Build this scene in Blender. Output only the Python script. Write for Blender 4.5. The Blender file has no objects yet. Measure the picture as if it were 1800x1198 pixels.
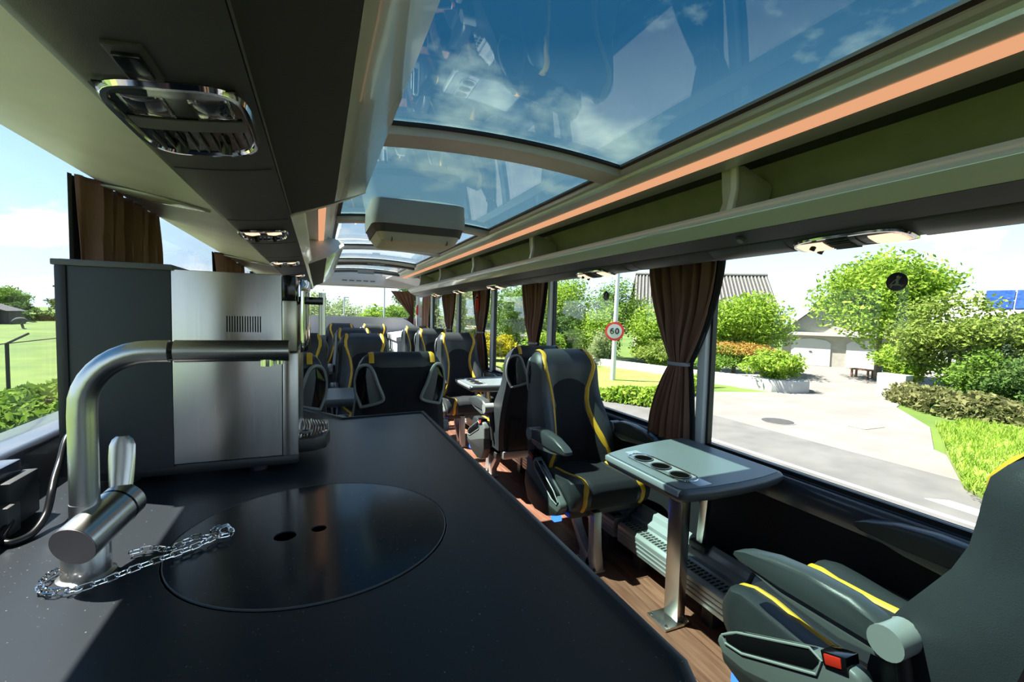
import bpy, bmesh, math, random
from mathutils import Vector, Matrix, noise
R_ = math.radians
sc = bpy.context.scene
col = sc.collection
# ------------------------------------------------------------------ camera
CAM_H = 1.33
yaw, pitch, roll = R_(23.0136), R_(-3.26415), R_(1.41473)
fw = Vector((math.sin(yaw) * math.cos(pitch), math.cos(yaw) * math.cos(pitch), math.sin(pitch)))
rt = Vector((math.cos(yaw), -math.sin(yaw), 0.0))
up = rt.cross(fw)
r2 = rt * math.cos(roll) + up * math.sin(roll)
u2 = up * math.cos(roll) - rt * math.sin(roll)
cam_d = bpy.data.cameras.new('camera')
cam_d.sensor_width = 36.0
cam_d.lens = 16.0
cam_d.clip_start = 0.02
cam_d.clip_end = 600
cam = bpy.data.objects.new('camera', cam_d)
col.objects.link(cam)
M = Matrix.Identity(4)
for i in range(3):
    M[i][0] = r2[i]; M[i][1] = u2[i]; M[i][2] = -fw[i]
M[0][3], M[1][3], M[2][3] = 0.0, 0.0, CAM_H
cam.matrix_world = M
sc.camera = cam
# ------------------------------------------------------------------ exposure
sc.view_settings.view_transform = 'Standard'
sc.view_settings.look = 'None'
sc.view_settings.exposure = 2.05
sc.view_settings.gamma = 1.0
sc.view_settings.use_curve_mapping = False
sc.cycles.max_bounces = 9
sc.cycles.diffuse_bounces = 5
sc.cycles.glossy_bounces = 5
sc.cycles.transparent_max_bounces = 24
sc.cycles.caustics_reflective = False
sc.cycles.caustics_refractive = False
sc.cycles.sample_clamp_indirect = 6.0
sc.cycles.use_denoising = True
# ------------------------------------------------------------------ sun
sun_d = bpy.data.lights.new('sun', 'SUN')
sun_d.energy = 5.6
sun_d.angle = R_(0.55)
sun_d.color = (1.0, 0.95, 0.86)
sun = bpy.data.objects.new('sun', sun_d)
col.objects.link(sun)
sun.rotation_euler = Vector((0.48, -0.28, -1.0)).to_track_quat('-Z', 'Y').to_euler()
sun.location = (-8, 5, 20)
# ------------------------------------------------------------------ sky
w = bpy.data.worlds.new('sky')
sc.world = w
w.use_nodes = True
nt = w.node_tree
nt.nodes.clear()
N = nt.nodes.new
def lk(a, b): nt.links.new(a, b)
tc = N('ShaderNodeTexCoord')
sep = N('ShaderNodeSeparateXYZ'); lk(tc.outputs['Generated'], sep.inputs[0])
def wmath(op, a, b=None, clamp=False):
    n = N('ShaderNodeMath'); n.operation = op; n.use_clamp = clamp
    for k, v in enumerate((a, b)):
        if v is None: continue
        if isinstance(v, (int, float)): n.inputs[k].default_value = v
        else: lk(v, n.inputs[k])
    return n.outputs[0]
zc = wmath('MAXIMUM', sep.outputs[2], 0.0)
zd = wmath('ADD', zc, 0.22)
cx = wmath('DIVIDE', sep.outputs[0], zd)
cy = wmath('DIVIDE', sep.outputs[1], zd)
cmb = N('ShaderNodeCombineXYZ'); lk(cx, cmb.inputs[0]); lk(cy, cmb.inputs[1]); cmb.inputs[2].default_value = 3.7
nz = N('ShaderNodeTexNoise'); nz.inputs['Scale'].default_value = 2.1; nz.inputs['Detail'].default_value = 7
nz.inputs['Roughness'].default_value = 0.56
lk(cmb.outputs[0], nz.inputs['Vector'])
cr = N('ShaderNodeValToRGB'); cr.color_ramp.elements[0].position = 0.53; cr.color_ramp.elements[1].position = 0.70
lk(nz.outputs['Fac'], cr.inputs[0])
gr = N('ShaderNodeValToRGB')
e = gr.color_ramp.elements
e[0].position = 0.0; e[0].color = (0.62, 0.76, 0.90, 1)
e[1].position = 1.0; e[1].color = (0.022, 0.095, 0.24, 1)
a = e.new(0.18); a.color = (0.40, 0.60, 0.86, 1)
a = e.new(0.5); a.color = (0.034, 0.150, 0.34, 1)
lk(zc, gr.inputs[0])
mx = N('ShaderNodeMix'); mx.data_type = 'RGBA'
lk(cr.outputs[0], mx.inputs[0]); lk(gr.outputs[0], mx.inputs[6]); mx.inputs[7].default_value = (0.95, 0.95, 0.95, 1)
bg = N('ShaderNodeBackground'); bg.inputs[1].default_value = 0.52
lk(mx.outputs[2], bg.inputs[0])
wo = N('ShaderNodeOutputWorld'); lk(bg.outputs[0], wo.inputs[0])

# ================================================================== helpers
def tag(o, label=None, cat=None, group=None, kind=None):
    if label: o['label'] = label
    if cat: o['category'] = cat
    if group: o['group'] = group
    if kind: o['kind'] = kind
    return o
def empty(name, loc=(0, 0, 0), rz=0.0, label=None, cat=None, group=None, kind=None):
    o = bpy.data.objects.new(name, None)
    o.empty_display_size = 0.1
    o.location = loc; o.rotation_euler = (0, 0, rz)
    col.objects.link(o)
    return tag(o, label, cat, group, kind)
def copy_tree(o, parent=None):
    c = o.copy(); col.objects.link(c); c.parent = parent
    for ch in list(o.children): copy_tree(ch, c)
    return c
def smooth01(t):
    t = max(0.0, min(1.0, t)); return t * t * (3 - 2 * t)
def lerp(a, b, t): return a + (b - a) * t
def interp(tab, x):
    if x <= tab[0][0]: return tab[0][1]
    for (x0, y0), (x1, y1) in zip(tab, tab[1:]):
        if x <= x1: return lerp(y0, y1, (x - x0) / (x1 - x0))
    return tab[-1][1]
def spline(pts, n=8):
    """Catmull-Rom through pts."""
    P = [Vector(p) for p in pts]
    P = [P[0] * 2 - P[1]] + P + [P[-1] * 2 - P[-2]]
    out = []
    for i in range(1, len(P) - 2):
        for k in range(n):
            t = k / n
            a, b, c, d = P[i - 1], P[i], P[i + 1], P[i + 2]
            out.append(0.5 * ((2 * b) + (c - a) * t + (2 * a - 5 * b + 4 * c - d) * t * t + (3 * b - a - 3 * c + d) * t ** 3))
    out.append(P[-2])
    return out

class MB:
    """collects simple shapes into one mesh"""
    def __init__(s): s.v = []; s.f = []
    def add(s, vs, fs):
        o = len(s.v); s.v += [tuple(v) for v in vs]; s.f += [tuple(i + o for i in f) for f in fs]; return s
    def box(s, x0, x1, y0, y1, z0, z1):
        return s.add([(x0, y0, z0), (x1, y0, z0), (x1, y1, z0), (x0, y1, z0), (x0, y0, z1), (x1, y0, z1), (x1, y1, z1), (x0, y1, z1)],
                     [(0, 3, 2, 1), (4, 5, 6, 7), (0, 1, 5, 4), (1, 2, 6, 5), (2, 3, 7, 6), (3, 0, 4, 7)])
    def loft(s, rings, close=True, caps=True):
        n = len(rings[0]); vs = [p for r in rings for p in r]; fs = []
        for i in range(len(rings) - 1):
            for j in range(n if close else n - 1):
                k = (j + 1) % n
                fs.append((i * n + j, i * n + k, (i + 1) * n + k, (i + 1) * n + j))
        if caps and close:
            fs.append(tuple(reversed(range(n)))); fs.append(tuple((len(rings) - 1) * n + j for j in range(n)))
        return s.add(vs, fs)
    def prism(s, poly, axis, a, b):
        """poly 2D extruded along an axis: 'x' poly=(y,z), 'y' poly=(x,z), 'z' poly=(x,y)"""
        def P(p, t):
            return (t, p[0], p[1]) if axis == 'x' else (p[0], t, p[1]) if axis == 'y' else (p[0], p[1], t)
        return s.loft([[P(p, a) for p in poly], [P(p, b) for p in poly]])
    def tube(s, path, r, n=10, closed=False):
        path = [Vector(p) for p in path]; m = len(path); rings = []
        ref = None
        for i, p in enumerate(path):
            if closed: t = path[(i + 1) % m] - path[i - 1]
            else: t = path[min(i + 1, m - 1)] - path[max(i - 1, 0)]
            t.normalize()
            if ref is None:
                ref = Vector((0, 0, 1)) if abs(t.z) < 0.9 else Vector((1, 0, 0))
            a = t.cross(ref); a.normalize(); b = a.cross(t); b.normalize(); ref = b
            rr = r[i] if isinstance(r, (list, tuple)) else r
            rings.append([p + a * (rr * math.cos(2 * math.pi * k / n)) + b * (rr * math.sin(2 * math.pi * k / n)) for k in range(n)])
        if closed: rings.append(rings[0]); return s.loft(rings, caps=False)
        return s.loft(rings)
    def cyl(s, p0, p1, r, n=20, r1=None):
        return s.tube([p0, p1], [r, r if r1 is None else r1], n)
    def lathe(s, prof, c=(0, 0, 0), n=24):
        rings = [[(c[0] + r * math.cos(2 * math.pi * k / n), c[1] + r * math.sin(2 * math.pi * k / n), c[2] + z) for k in range(n)] for r, z in prof]
        return s.loft(rings)
    def grid(s, fn, nu, nv, thick=None):
        vs = [fn(i / nu, j / nv) for j in range(nv + 1) for i in range(nu + 1)]
        fs = [(j * (nu + 1) + i, j * (nu + 1) + i + 1, (j + 1) * (nu + 1) + i + 1, (j + 1) * (nu + 1) + i) for j in range(nv) for i in range(nu)]
        return s.add(vs, fs)
    def build(s, name, mat, parent=None, smooth=False, bevel=0.0, solid=0.0, seg=2, loc=None, **tags):
        me = bpy.data.meshes.new(name)
        me.from_pydata([tuple(v) for v in s.v], [], s.f)
        bm = bmesh.new(); bm.from_mesh(me)
        bmesh.ops.recalc_face_normals(bm, faces=bm.faces)
        if bevel:
            es = [ed for ed in bm.edges if len(ed.link_faces) == 2 and ed.calc_face_angle(0) > 0.5]
            bmesh.ops.bevel(bm, geom=es, offset=bevel, segments=seg, affect='EDGES', profile=0.6)
        bm.to_mesh(me); bm.free()
        if smooth or bevel:
            me.polygons.foreach_set('use_smooth', [True] * len(me.polygons))
            me.set_sharp_from_angle(angle=R_(38))
        me.materials.append(mat)
        o = bpy.data.objects.new(name, me)
        col.objects.link(o)
        if solid:
            md = o.modifiers.new('solidify', 'SOLIDIFY'); md.thickness = solid; md.offset = -1 if solid > 0 else 1; md.use_even_offset = False
        if parent is not None:
            o.parent = parent
            if loc is not None: o.location = loc
            elif parent.type == 'EMPTY':
                o.matrix_parent_inverse = Matrix.Translation(-Vector(parent.location)) if parent.get('_w') is None else Matrix.Identity(4)
        elif loc is not None: o.location = loc
        tag(o, **tags)
        return o

# ================================================================== materials
def new_mat(name):
    m = bpy.data.materials.new(name); m.use_nodes = True
    t = m.node_tree; t.nodes.clear()
    out = t.nodes.new('ShaderNodeOutputMaterial')
    return m, t, out
def pmat(name, c, rough=0.5, metal=0.0, var=0.0, vscale=8.0, bump=0.0, bscale=200.0, coat=0.0, c2=None, spec=0.5, stretch=None, ramp=(0.35, 0.65)):
    m, t, out = new_mat(name)
    b = t.nodes.new('ShaderNodeBsdfPrincipled')
    b.inputs['Base Color'].default_value = (*c, 1); b.inputs['Roughness'].default_value = rough
    b.inputs['Metallic'].default_value = metal; b.inputs['Coat Weight'].default_value = coat
    b.inputs['Specular IOR Level'].default_value = spec
    t.links.new(b.outputs[0], out.inputs[0])
    tcn = t.nodes.new('ShaderNodeTexCoord'); vec = tcn.outputs['Object']
    if stretch:
        mp = t.nodes.new('ShaderNodeMapping'); mp.inputs['Scale'].default_value = stretch
        t.links.new(vec, mp.inputs[0]); vec = mp.outputs[0]
    if var or c2:
        n = t.nodes.new('ShaderNodeTexNoise'); n.inputs['Scale'].default_value = vscale; n.inputs['Detail'].default_value = 5
        t.links.new(vec, n.inputs['Vector'])
        rp = t.nodes.new('ShaderNodeValToRGB')
        rp.color_ramp.elements[0].position = ramp[0]; rp.color_ramp.elements[1].position = ramp[1]
        ca = c if c2 else tuple(x * (1 - var) for x in c); cb = c2 if c2 else tuple(min(1, x * (1 + var)) for x in c)
        rp.color_ramp.elements[0].color = (*ca, 1); rp.color_ramp.elements[1].color = (*cb, 1)
        t.links.new(n.outputs['Fac'], rp.inputs[0]); t.links.new(rp.outputs[0], b.inputs['Base Color'])
    if bump:
        n2 = t.nodes.new('ShaderNodeTexNoise'); n2.inputs['Scale'].default_value = bscale; n2.inputs['Detail'].default_value = 3
        t.links.new(vec, n2.inputs['Vector'])
        bp = t.nodes.new('ShaderNodeBump'); bp.inputs['Strength'].default_value = bump; bp.inputs['Distance'].default_value = 0.002
        t.links.new(n2.outputs['Fac'], bp.inputs['Height']); t.links.new(bp.outputs[0], b.inputs['Normal'])
    return m
def emat(name, c, s):
    m, t, out = new_mat(name)
    e_ = t.nodes.new('ShaderNodeEmission'); e_.inputs[0].default_value = (*c, 1); e_.inputs[1].default_value = s
    t.links.new(e_.outputs[0], out.inputs[0]); return m
def glassmat(name, tint, f0=0.04, rough=0.0, gcol=(1, 1, 1)):
    """thin sheet: tinted straight-through light plus a mirror reflection that grows towards grazing angles"""
    m, t, out = new_mat(name)
    tr = t.nodes.new('ShaderNodeBsdfTransparent'); tr.inputs[0].default_value = (*tint, 1)
    gl = t.nodes.new('ShaderNodeBsdfGlossy'); gl.inputs['Roughness'].default_value = rough; gl.inputs[0].default_value = (*gcol, 1)
    lw = t.nodes.new('ShaderNodeLayerWeight'); lw.inputs[0].default_value = 0.5
    p = t.nodes.new('ShaderNodeMath'); p.operation = 'POWER'; p.inputs[1].default_value = 4.0
    t.links.new(lw.outputs['Facing'], p.inputs[0])
    ma = t.nodes.new('ShaderNodeMath'); ma.operation = 'MULTIPLY_ADD'; ma.use_clamp = True
    t.links.new(p.outputs[0], ma.inputs[0]); ma.inputs[1].default_value = 0.75; ma.inputs[2].default_value = f0
    mxn = t.nodes.new('ShaderNodeMixShader')
    t.links.new(ma.outputs[0], mxn.inputs[0]); t.links.new(tr.outputs[0], mxn.inputs[1]); t.links.new(gl.outputs[0], mxn.inputs[2])
    t.links.new(mxn.outputs[0], out.inputs[0]); return m

mt = {}
mt['beige'] = pmat('beige_plastic', (0.60, 0.585, 0.51), 0.42, var=0.05, bump=0.15, bscale=900)
mt['beige_gloss'] = pmat('gloss_beige_lacquer', (0.42, 0.41, 0.35), 0.16, coat=0.4)
mt['olive'] = pmat('olive_rack_lining', (0.42, 0.41, 0.33), 0.75, var=0.08)
mt['mint'] = pmat('satin_aluminium_paint', (0.78, 0.79, 0.74), 0.36, metal=0.45)
mt['white_gloss'] = pmat('white_gloss_plastic', (0.84, 0.84, 0.80), 0.2, coat=0.3)
mt['black'] = pmat('black_rubber', (0.008, 0.008, 0.009), 0.5)
mt['psu'] = pmat('charcoal_plastic', (0.035, 0.034, 0.033), 0.48, var=0.1, bump=0.2, bscale=1200)
mt['psu2'] = pmat('grey_plastic', (0.085, 0.085, 0.085), 0.42, bump=0.1, bscale=1200)
mt['blackpanel'] = pmat('black_soft_lining', (0.014, 0.013, 0.011), 0.75, bump=0.3, bscale=1500)
mt['chrome'] = pmat('chrome', (0.75, 0.75, 0.76), 0.07, metal=1.0)
def steel_mat():
    m, t, out = new_mat('brushed_steel')
    b = t.nodes.new('ShaderNodeBsdfPrincipled'); b.inputs['Base Color'].default_value = (0.66, 0.61, 0.57, 1)
    b.inputs['Metallic'].default_value = 1.0; b.inputs['Roughness'].default_value = 0.34; b.inputs['Anisotropic'].default_value = 0.85
    tg = t.nodes.new('ShaderNodeTangent'); tg.direction_type = 'RADIAL'; tg.axis = 'Z'
    t.links.new(tg.outputs[0], b.inputs['Tangent']); b.inputs['Anisotropic Rotation'].default_value = 0.25
    tcn = t.nodes.new('ShaderNodeTexCoord'); mp = t.nodes.new('ShaderNodeMapping'); mp.inputs['Scale'].default_value = (420, 420, 3)
    n = t.nodes.new('ShaderNodeTexNoise'); n.inputs['Scale'].default_value = 1.0; n.inputs['Detail'].default_value = 3
    t.links.new(tcn.outputs['Object'], mp.inputs[0]); t.links.new(mp.outputs[0], n.inputs['Vector'])
    mr = t.nodes.new('ShaderNodeMapRange'); mr.inputs[3].default_value = 0.20; mr.inputs[4].default_value = 0.30
    t.links.new(n.outputs['Fac'], mr.inputs[0]); t.links.new(mr.outputs[0], b.inputs['Roughness'])
    t.links.new(b.outputs[0], out.inputs[0]); return m
mt['steel'] = steel_mat()
mt['steel_sat'] = pmat('satin_steel', (0.58, 0.56, 0.53), 0.27, metal=1.0)
mt['alu'] = pmat('cast_aluminium', (0.50, 0.49, 0.48), 0.38, metal=0.7, bump=0.1, bscale=700)
mt['leather'] = pmat('charcoal_leather', (0.026, 0.031, 0.034), 0.42, bump=0.35, bscale=420, var=0.1)
mt['fabric'] = pmat('black_navy_mesh_fabric', (0.0055, 0.0062, 0.011), 0.85, bump=0.8, bscale=900, var=0.2, vscale=900)
mt['yellow'] = pmat('yellow_leather', (0.72, 0.41, 0.022), 0.5, bump=0.25, bscale=500, var=0.06)
mt['arm'] = pmat('grey_green_armrest', (0.044, 0.052, 0.054), 0.34, bump=0.2, bscale=800)
mt['armlight'] = pmat('light_grey_plastic', (0.26, 0.28, 0.27), 0.35)
mt['armmid'] = pmat('mid_grey_plastic', (0.14, 0.155, 0.152), 0.38)
mt['glossblack'] = pmat('gloss_black', (0.006, 0.006, 0.007), 0.12)
mt['red'] = pmat('red_plastic', (0.62, 0.03, 0.015), 0.35)
mt['blueled'] = emat('blue_led', (0.03, 0.12, 1.0), 1.0)
mt['tabletop'] = pmat('grey_table_laminate', (0.155, 0.18, 0.188), 0.38, var=0.04, bump=0.1, bscale=1500)
mt['tableedge'] = pmat('dark_grey_table_edge', (0.065, 0.08, 0.088), 0.36)
mt['silver'] = pmat('silver_plastic', (0.46, 0.49, 0.51), 0.3, metal=0.3)
mt['wall'] = pmat('midnight_wall_carpet', (0.012, 0.012, 0.017), 0.9, bump=0.5, bscale=1500, var=0.2, vscale=600)
mt['sill'] = pmat('slate_sill_plastic', (0.045, 0.058, 0.085), 0.24, coat=0.3)
mt['pillar'] = pmat('pillar_trim', (0.62, 0.63, 0.64), 0.5)
mt['curtain'] = pmat('brown_curtain_cloth', (0.19, 0.092, 0.064), 0.62, bump=0.6, bscale=700, var=0.12, vscale=500, spec=0.4)
mt['lining'] = pmat('charcoal_curtain_lining', (0.03, 0.03, 0.035), 0.8)
mt['tie'] = pmat('grey_elastic_band', (0.33, 0.33, 0.38), 0.7)
mt['led'] = emat('warm_led_diffuser', (1.0, 0.48, 0.25), 0.20)
mt['lampglow'] = emat('warm_lamp', (1.0, 0.62, 0.42), 0.4)
mt['rear'] = pmat('mauve_white_panel', (0.56, 0.53, 0.54), 0.5)
mt['rearwhite'] = pmat('white_shelf_laminate', (0.70, 0.69, 0.72), 0.35)
mt['heater'] = pmat('anodised_convector', (0.50, 0.54, 0.53), 0.35, metal=0.55)
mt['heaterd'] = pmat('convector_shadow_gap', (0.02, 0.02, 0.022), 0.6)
mt['dkpanel'] = pmat('anthracite_machine_panel', (0.030, 0.034, 0.037), 0.5, bump=0.15, bscale=1500)
mt['dkbase'] = pmat('black_machine_base', (0.018, 0.018, 0.020), 0.4)
mt['clear'] = glassmat('clear_pane', (0.965, 0.98, 0.975), 0.012)
mt['roofglass'] = glassmat('blue_tinted_roof_glass', (0.50, 0.61, 0.59), 0.03)
mt['roofclear'] = glassmat('pale_roof_glass', (0.90, 0.94, 0.93), 0.03)
mt['lens'] = glassmat('lamp_lens', (0.75, 0.75, 0.75), 0.12)
mt['brownpanel'] = pmat('red_brown_reflector', (0.60, 0.34, 0.27), 0.5, var=0.1)  # only on the added box that the steel panel mirrors
mt['well'] = pmat('matt_black_well', (0.004, 0.004, 0.004), 1.0, spec=0.0)
mt['cable'] = pmat('black_cable', (0.01, 0.01, 0.011), 0.25)
mt['mon_beige'] = pmat('monitor_housing_beige', (0.36, 0.35, 0.31), 0.5)
mt['mon_light'] = pmat('monitor_flap_cream', (0.50, 0.47, 0.39), 0.45)
mt['mon_dark'] = pmat('monitor_dark_band', (0.055, 0.048, 0.045), 0.55)

# granite worktop with fine flecks
def counter_mat(name='speckled_black_stone', rough=0.34):
    m, t, out = new_mat(name)
    b = t.nodes.new('ShaderNodeBsdfPrincipled'); b.inputs['Roughness'].default_value = rough; b.inputs['Specular IOR Level'].default_value = 0.26
    tcn = t.nodes.new('ShaderNodeTexCoord')
    v = t.nodes.new('ShaderNodeTexVoronoi'); v.inputs['Scale'].default_value = 135
    t.links.new(tcn.outputs['Object'], v.inputs['Vector'])
    rp = t.nodes.new('ShaderNodeValToRGB'); e_ = rp.color_ramp.elements
    e_[0].position = 0.0; e_[0].color = (0.22, 0.25, 0.26, 1); e_[1].position = 0.16; e_[1].color = (0.019, 0.023, 0.028, 1)
    n = t.nodes.new('ShaderNodeTexNoise'); n.inputs['Scale'].default_value = 120
    t.links.new(tcn.outputs['Object'], n.inputs['Vector'])
    ad = t.nodes.new('ShaderNodeMath'); ad.operation = 'MULTIPLY_ADD'; ad.inputs[1].default_value = 0.55; 
    t.links.new(n.outputs['Fac'], ad.inputs[0]); t.links.new(v.outputs['Distance'], ad.inputs[2])
    sb = t.nodes.new('ShaderNodeMath'); sb.operation = 'SUBTRACT'; sb.inputs[1].default_value = 0.20
    t.links.new(ad.outputs[0], sb.inputs[0])
    t.links.new(sb.outputs[0], rp.inputs[0]); t.links.new(rp.outputs[0], b.inputs['Base Color'])
    t.links.new(b.outputs[0], out.inputs[0]); return m
mt['counter'] = counter_mat()
mt['cover'] = counter_mat('polished_black_stone', 0.14)
# wood look plank, grain along Y, tone differs from plank to plank
def wood_mat():
    m, t, out = new_mat('red_brown_wood_vinyl')
    b = t.nodes.new('ShaderNodeBsdfPrincipled'); b.inputs['Roughness'].default_value = 0.42
    tcn = t.nodes.new('ShaderNodeTexCoord'); mp = t.nodes.new('ShaderNodeMapping'); mp.inputs['Scale'].default_value = (26, 2.0, 1)
    oi = t.nodes.new('ShaderNodeObjectInfo')
    va = t.nodes.new('ShaderNodeVectorMath'); va.operation = 'ADD'
    t.links.new(tcn.outputs['Object'], mp.inputs[0]); t.links.new(mp.outputs[0], va.inputs[0])
    ml = t.nodes.new('ShaderNodeMath'); ml.operation = 'MULTIPLY'; ml.inputs[1].default_value = 40
    t.links.new(oi.outputs['Random'], ml.inputs[0]); t.links.new(ml.outputs[0], va.inputs[1])
    n = t.nodes.new('ShaderNodeTexNoise'); n.inputs['Scale'].default_value = 1.6; n.inputs['Detail'].default_value = 6
    t.links.new(va.outputs[0], n.inputs['Vector'])
    rp = t.nodes.new('ShaderNodeValToRGB'); e_ = rp.color_ramp.elements
    e_[0].position = 0.3; e_[0].color = (0.13, 0.048, 0.030, 1); e_[1].position = 0.7; e_[1].color = (0.31, 0.145, 0.095, 1)
    t.links.new(n.outputs['Fac'], rp.inputs[0])
    hs = t.nodes.new('ShaderNodeHueSaturation')
    m2 = t.nodes.new('ShaderNodeMath'); m2.operation = 'MULTIPLY_ADD'; m2.inputs[1].default_value = 0.5; m2.inputs[2].default_value = 0.75
    t.links.new(oi.outputs['Random'], m2.inputs[0]); t.links.new(m2.outputs[0], hs.inputs['Value'])
    t.links.new(rp.outputs[0], hs.inputs['Color']); t.links.new(hs.outputs[0], b.inputs['Base Color'])
    t.links.new(b.outputs[0], out.inputs[0]); return m
mt['wood'] = wood_mat()
# ================================================================== the coach body (setting)
CX = 0.59                        # middle of the coach
XR, XL = 1.80, -0.62             # inner faces of the side glazing
Y0, Y1 = -2.2, 9.25              # front and rear ends
def mxx(x): return 2 * CX - x
def mir(p): return [(mxx(x), z) for x, z in p]
# ---- floor with separate planks
floor = MB().box(-0.72, 1.90, Y0, Y1, -0.12, -0.006).build('floor', mt['black'], kind='structure')
plank_me = {}
random.seed(3)
ci = 0
for k in range(9):
    x0 = 0.30 + k * 0.165
    y = -0.9 - (k * 0.47) % 1.2
    while y < 8.4:
        nm = 'plank'
        if 'm' not in plank_me:
            o = MB().box(0.0015, 0.1635, 0.0015, 1.1985, -0.006, 0.0).build(nm, mt['wood'], floor, loc=(x0, y, 0)); plank_me['m'] = o.data
        else:
            o = bpy.data.objects.new(nm, plank_me['m']); col.objects.link(o); o.parent = floor; o.location = (x0, y, 0)
        y += 1.2; ci += 1
# ---- right side wall below the windows
wr = MB().prism([(1.775, 0.0), (1.87, 0.0), (1.87, 0.70), (1.78, 0.69), (1.775, 0.60)], 'y', Y0, Y1).build('wall_right', mt['wall'], kind='structure')
MB().prism([(1.86, 0.70), (1.802, 0.703), (1.796, 0.692), (1.788, 0.694), (1.776, 0.693), (1.766, 0.687), (1.759, 0.676), (1.757, 0.66), (1.759, 0.62), (1.767, 0.585), (1.86, 0.6)], 'y', Y0, Y1).build('sill', mt['sill'], wr, smooth=True)
# band above the windows on both sides (behind the racks)
wl = MB().prism([(-0.60, 0.0), (-0.69, 0.0), (-0.69, 0.70), (-0.60, 0.70)], 'y', Y0, Y1).build('wall_left', mt['wall'], kind='structure')
MB().prism([(-0.68, 0.68), (-0.615, 0.703), (-0.575, 0.688), (-0.56, 0.66), (-0.53, 0.615), (-0.54, 0.59), (-0.68, 0.6)], 'y', 2.25, Y1).build('sill', mt['sill'], wl, bevel=0.012)
# raised galley ledge along the left window
MB().prism([(-0.69, 0.70), (-0.69, 1.025), (-0.62, 1.033), (-0.575, 1.030), (-0.566, 1.018), (-0.575, 0.95), (-0.575, 0.70)], 'y', Y0, 2.25).build('ledge', mt['sill'], wl, bevel=0.006)
# ---- window openings: pillars, panes, black gaskets
pill = [1.68, 3.34, 4.71, 6.08, 7.66]
pillL = [2.10, 3.70, 5.20, 6.70, 8.0]
def side(xg, sgn, pills, name0, zbot, wall, first_y):
    """xg: glass plane, sgn: +1 right side, -1 left side"""
    for y in pills:
        p = MB().box(min(xg, xg - sgn * 0.045), max(xg, xg - sgn * 0.045), y + 0.010, y + 0.058, zbot, 1.70).build('pillar', mt['pillar'], wall, bevel=0.008)
        MB().box(min(xg + sgn * 0.012, xg - sgn * 0.016), max(xg + sgn * 0.012, xg - sgn * 0.016), y - 0.004, y + 0.010, zbot, 1.70).build('pillar_seal', mt['black'], wall)
    ys = [first_y] + pills + [Y1 - 0.25]
    n = name0
    for a, b in zip(ys, ys[1:]):
        xa, xb = sorted((xg + sgn * 0.012, xg + sgn * 0.018))
        z0 = zbot - 0.02
        pane = MB().box(xa, xb, a, b, z0, 1.76).build('window_%d' % n, mt['clear'], kind='structure')
        fr = MB()
        xa, xb = sorted((xg - sgn * 0.006, xg + sgn * 0.012))
        fr.box(xa, xb, a, b, zbot - 0.005, zbot + 0.012); fr.box(xa, xb, a, b, 1.735, 1.76)
        fr.build('window_frame', mt['black'], pane)
        n += 1
    return n
nwin = side(XR, 1, pill, 1, 0.703, wr, -1.6)
nwin = side(XL, -1, pillL[1:], nwin, 0.703, wl, 2.25) if False else nwin
# left side: one long pane above the galley ledge, then the passenger windows
pane = MB().box(XL - 0.018, XL - 0.012, -1.6, 2.18, 1.0, 1.76).build('window_%d' % nwin, mt['clear'], kind='structure'); nwin += 1
MB().box(XL - 0.012, XL + 0.006, -1.6, 2.18, 1.735, 1.76).build('window_frame', mt['black'], pane)
nwin = side(XL, -1, pillL[1:], nwin, 0.703, wl, 2.25)
MB().box(XL - 0.03, XL + 0.03, 2.17, 2.26, 0.70, 1.70).build('pillar', mt['pillar'], wl, bevel=0.008)
# solid sides at the front and rear ends
for xg, s, wall in ((XR, 1, wr), (XL, -1, wl)):
    xa, xb = sorted((xg, xg + s * 0.07))
    MB().box(xa, xb, Y0, -1.6, 0.69, 1.72).build('end_panel', mt['pillar'], wall)
    MB().box(xa, xb, Y1 - 0.25, Y1, 0.69, 1.72).build('end_panel', mt['rear'], wall)
MB().box(XL - 0.03, XL + 0.05, -0.80, -0.66, 0.70, 1.72).build('pillar', mt['black'], wl, bevel=0.008)
MB().box(XL - 0.03, XL + 0.03, -1.70, -0.80, 0.70, 1.72).build('end_panel', mt['psu2'], wl)
wd = empty('reflector', (-0.45, -1.35, 0), label='added, unseen red-brown wardrobe behind the camera on the left', cat='reflector')  # added out of view so the brushed steel mirrors a pinkish band
MB().box(-0.56, -0.36, -1.75, -1.0, 0.0, 1.55).build('body', mt['brownpanel'], wd, bevel=0.006)
MB().box(-0.55, -0.37, -1.0, -0.985, 0.05, 1.50).build('door', mt['brownpanel'], wd, bevel=0.004)
# ---- front end behind the camera: partition with windscreen
wf = MB().box(-0.72, 1.90, Y0 - 0.08, Y0, -0.1, 0.95).build('wall_front', mt['psu2'], kind='structure')
MB().box(-0.72, 1.90, Y0 - 0.08, Y0, 1.75, 2.02).build('header', mt['beige'], wf)
pane = MB().box(-0.69, 1.87, Y0 - 0.05, Y0 - 0.044, 0.93, 1.77).build('window_%d' % nwin, mt['clear'], kind='structure'); nwin += 1
# ---- roof: side bands with coves (the sun only enters through the glass between them)
cove = [(1.08, 1.906), (1.094, 1.9045), (1.107, 1.900), (1.116, 1.892), (1.121, 1.882), (1.1225, 1.872), (1.148, 1.852), (1.185, 1.838), (1.25, 1.829), (1.262, 1.835), (1.265, 1.86),
        (1.50, 1.88), (1.63, 1.80), (1.67, 1.75), (1.80, 1.752), (1.825, 1.752), (1.83, 1.80), (1.72, 2.0), (1.40, 2.06), (1.12, 1.935)]
ceil = MB().prism(cove, 'y', Y0, 7.0).build('ceiling', mt['mint'], smooth=False, kind='structure')
MB().prism(mir(cove), 'y', Y0, 7.0).build('roof_side', mt['mint'], ceil)
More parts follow.
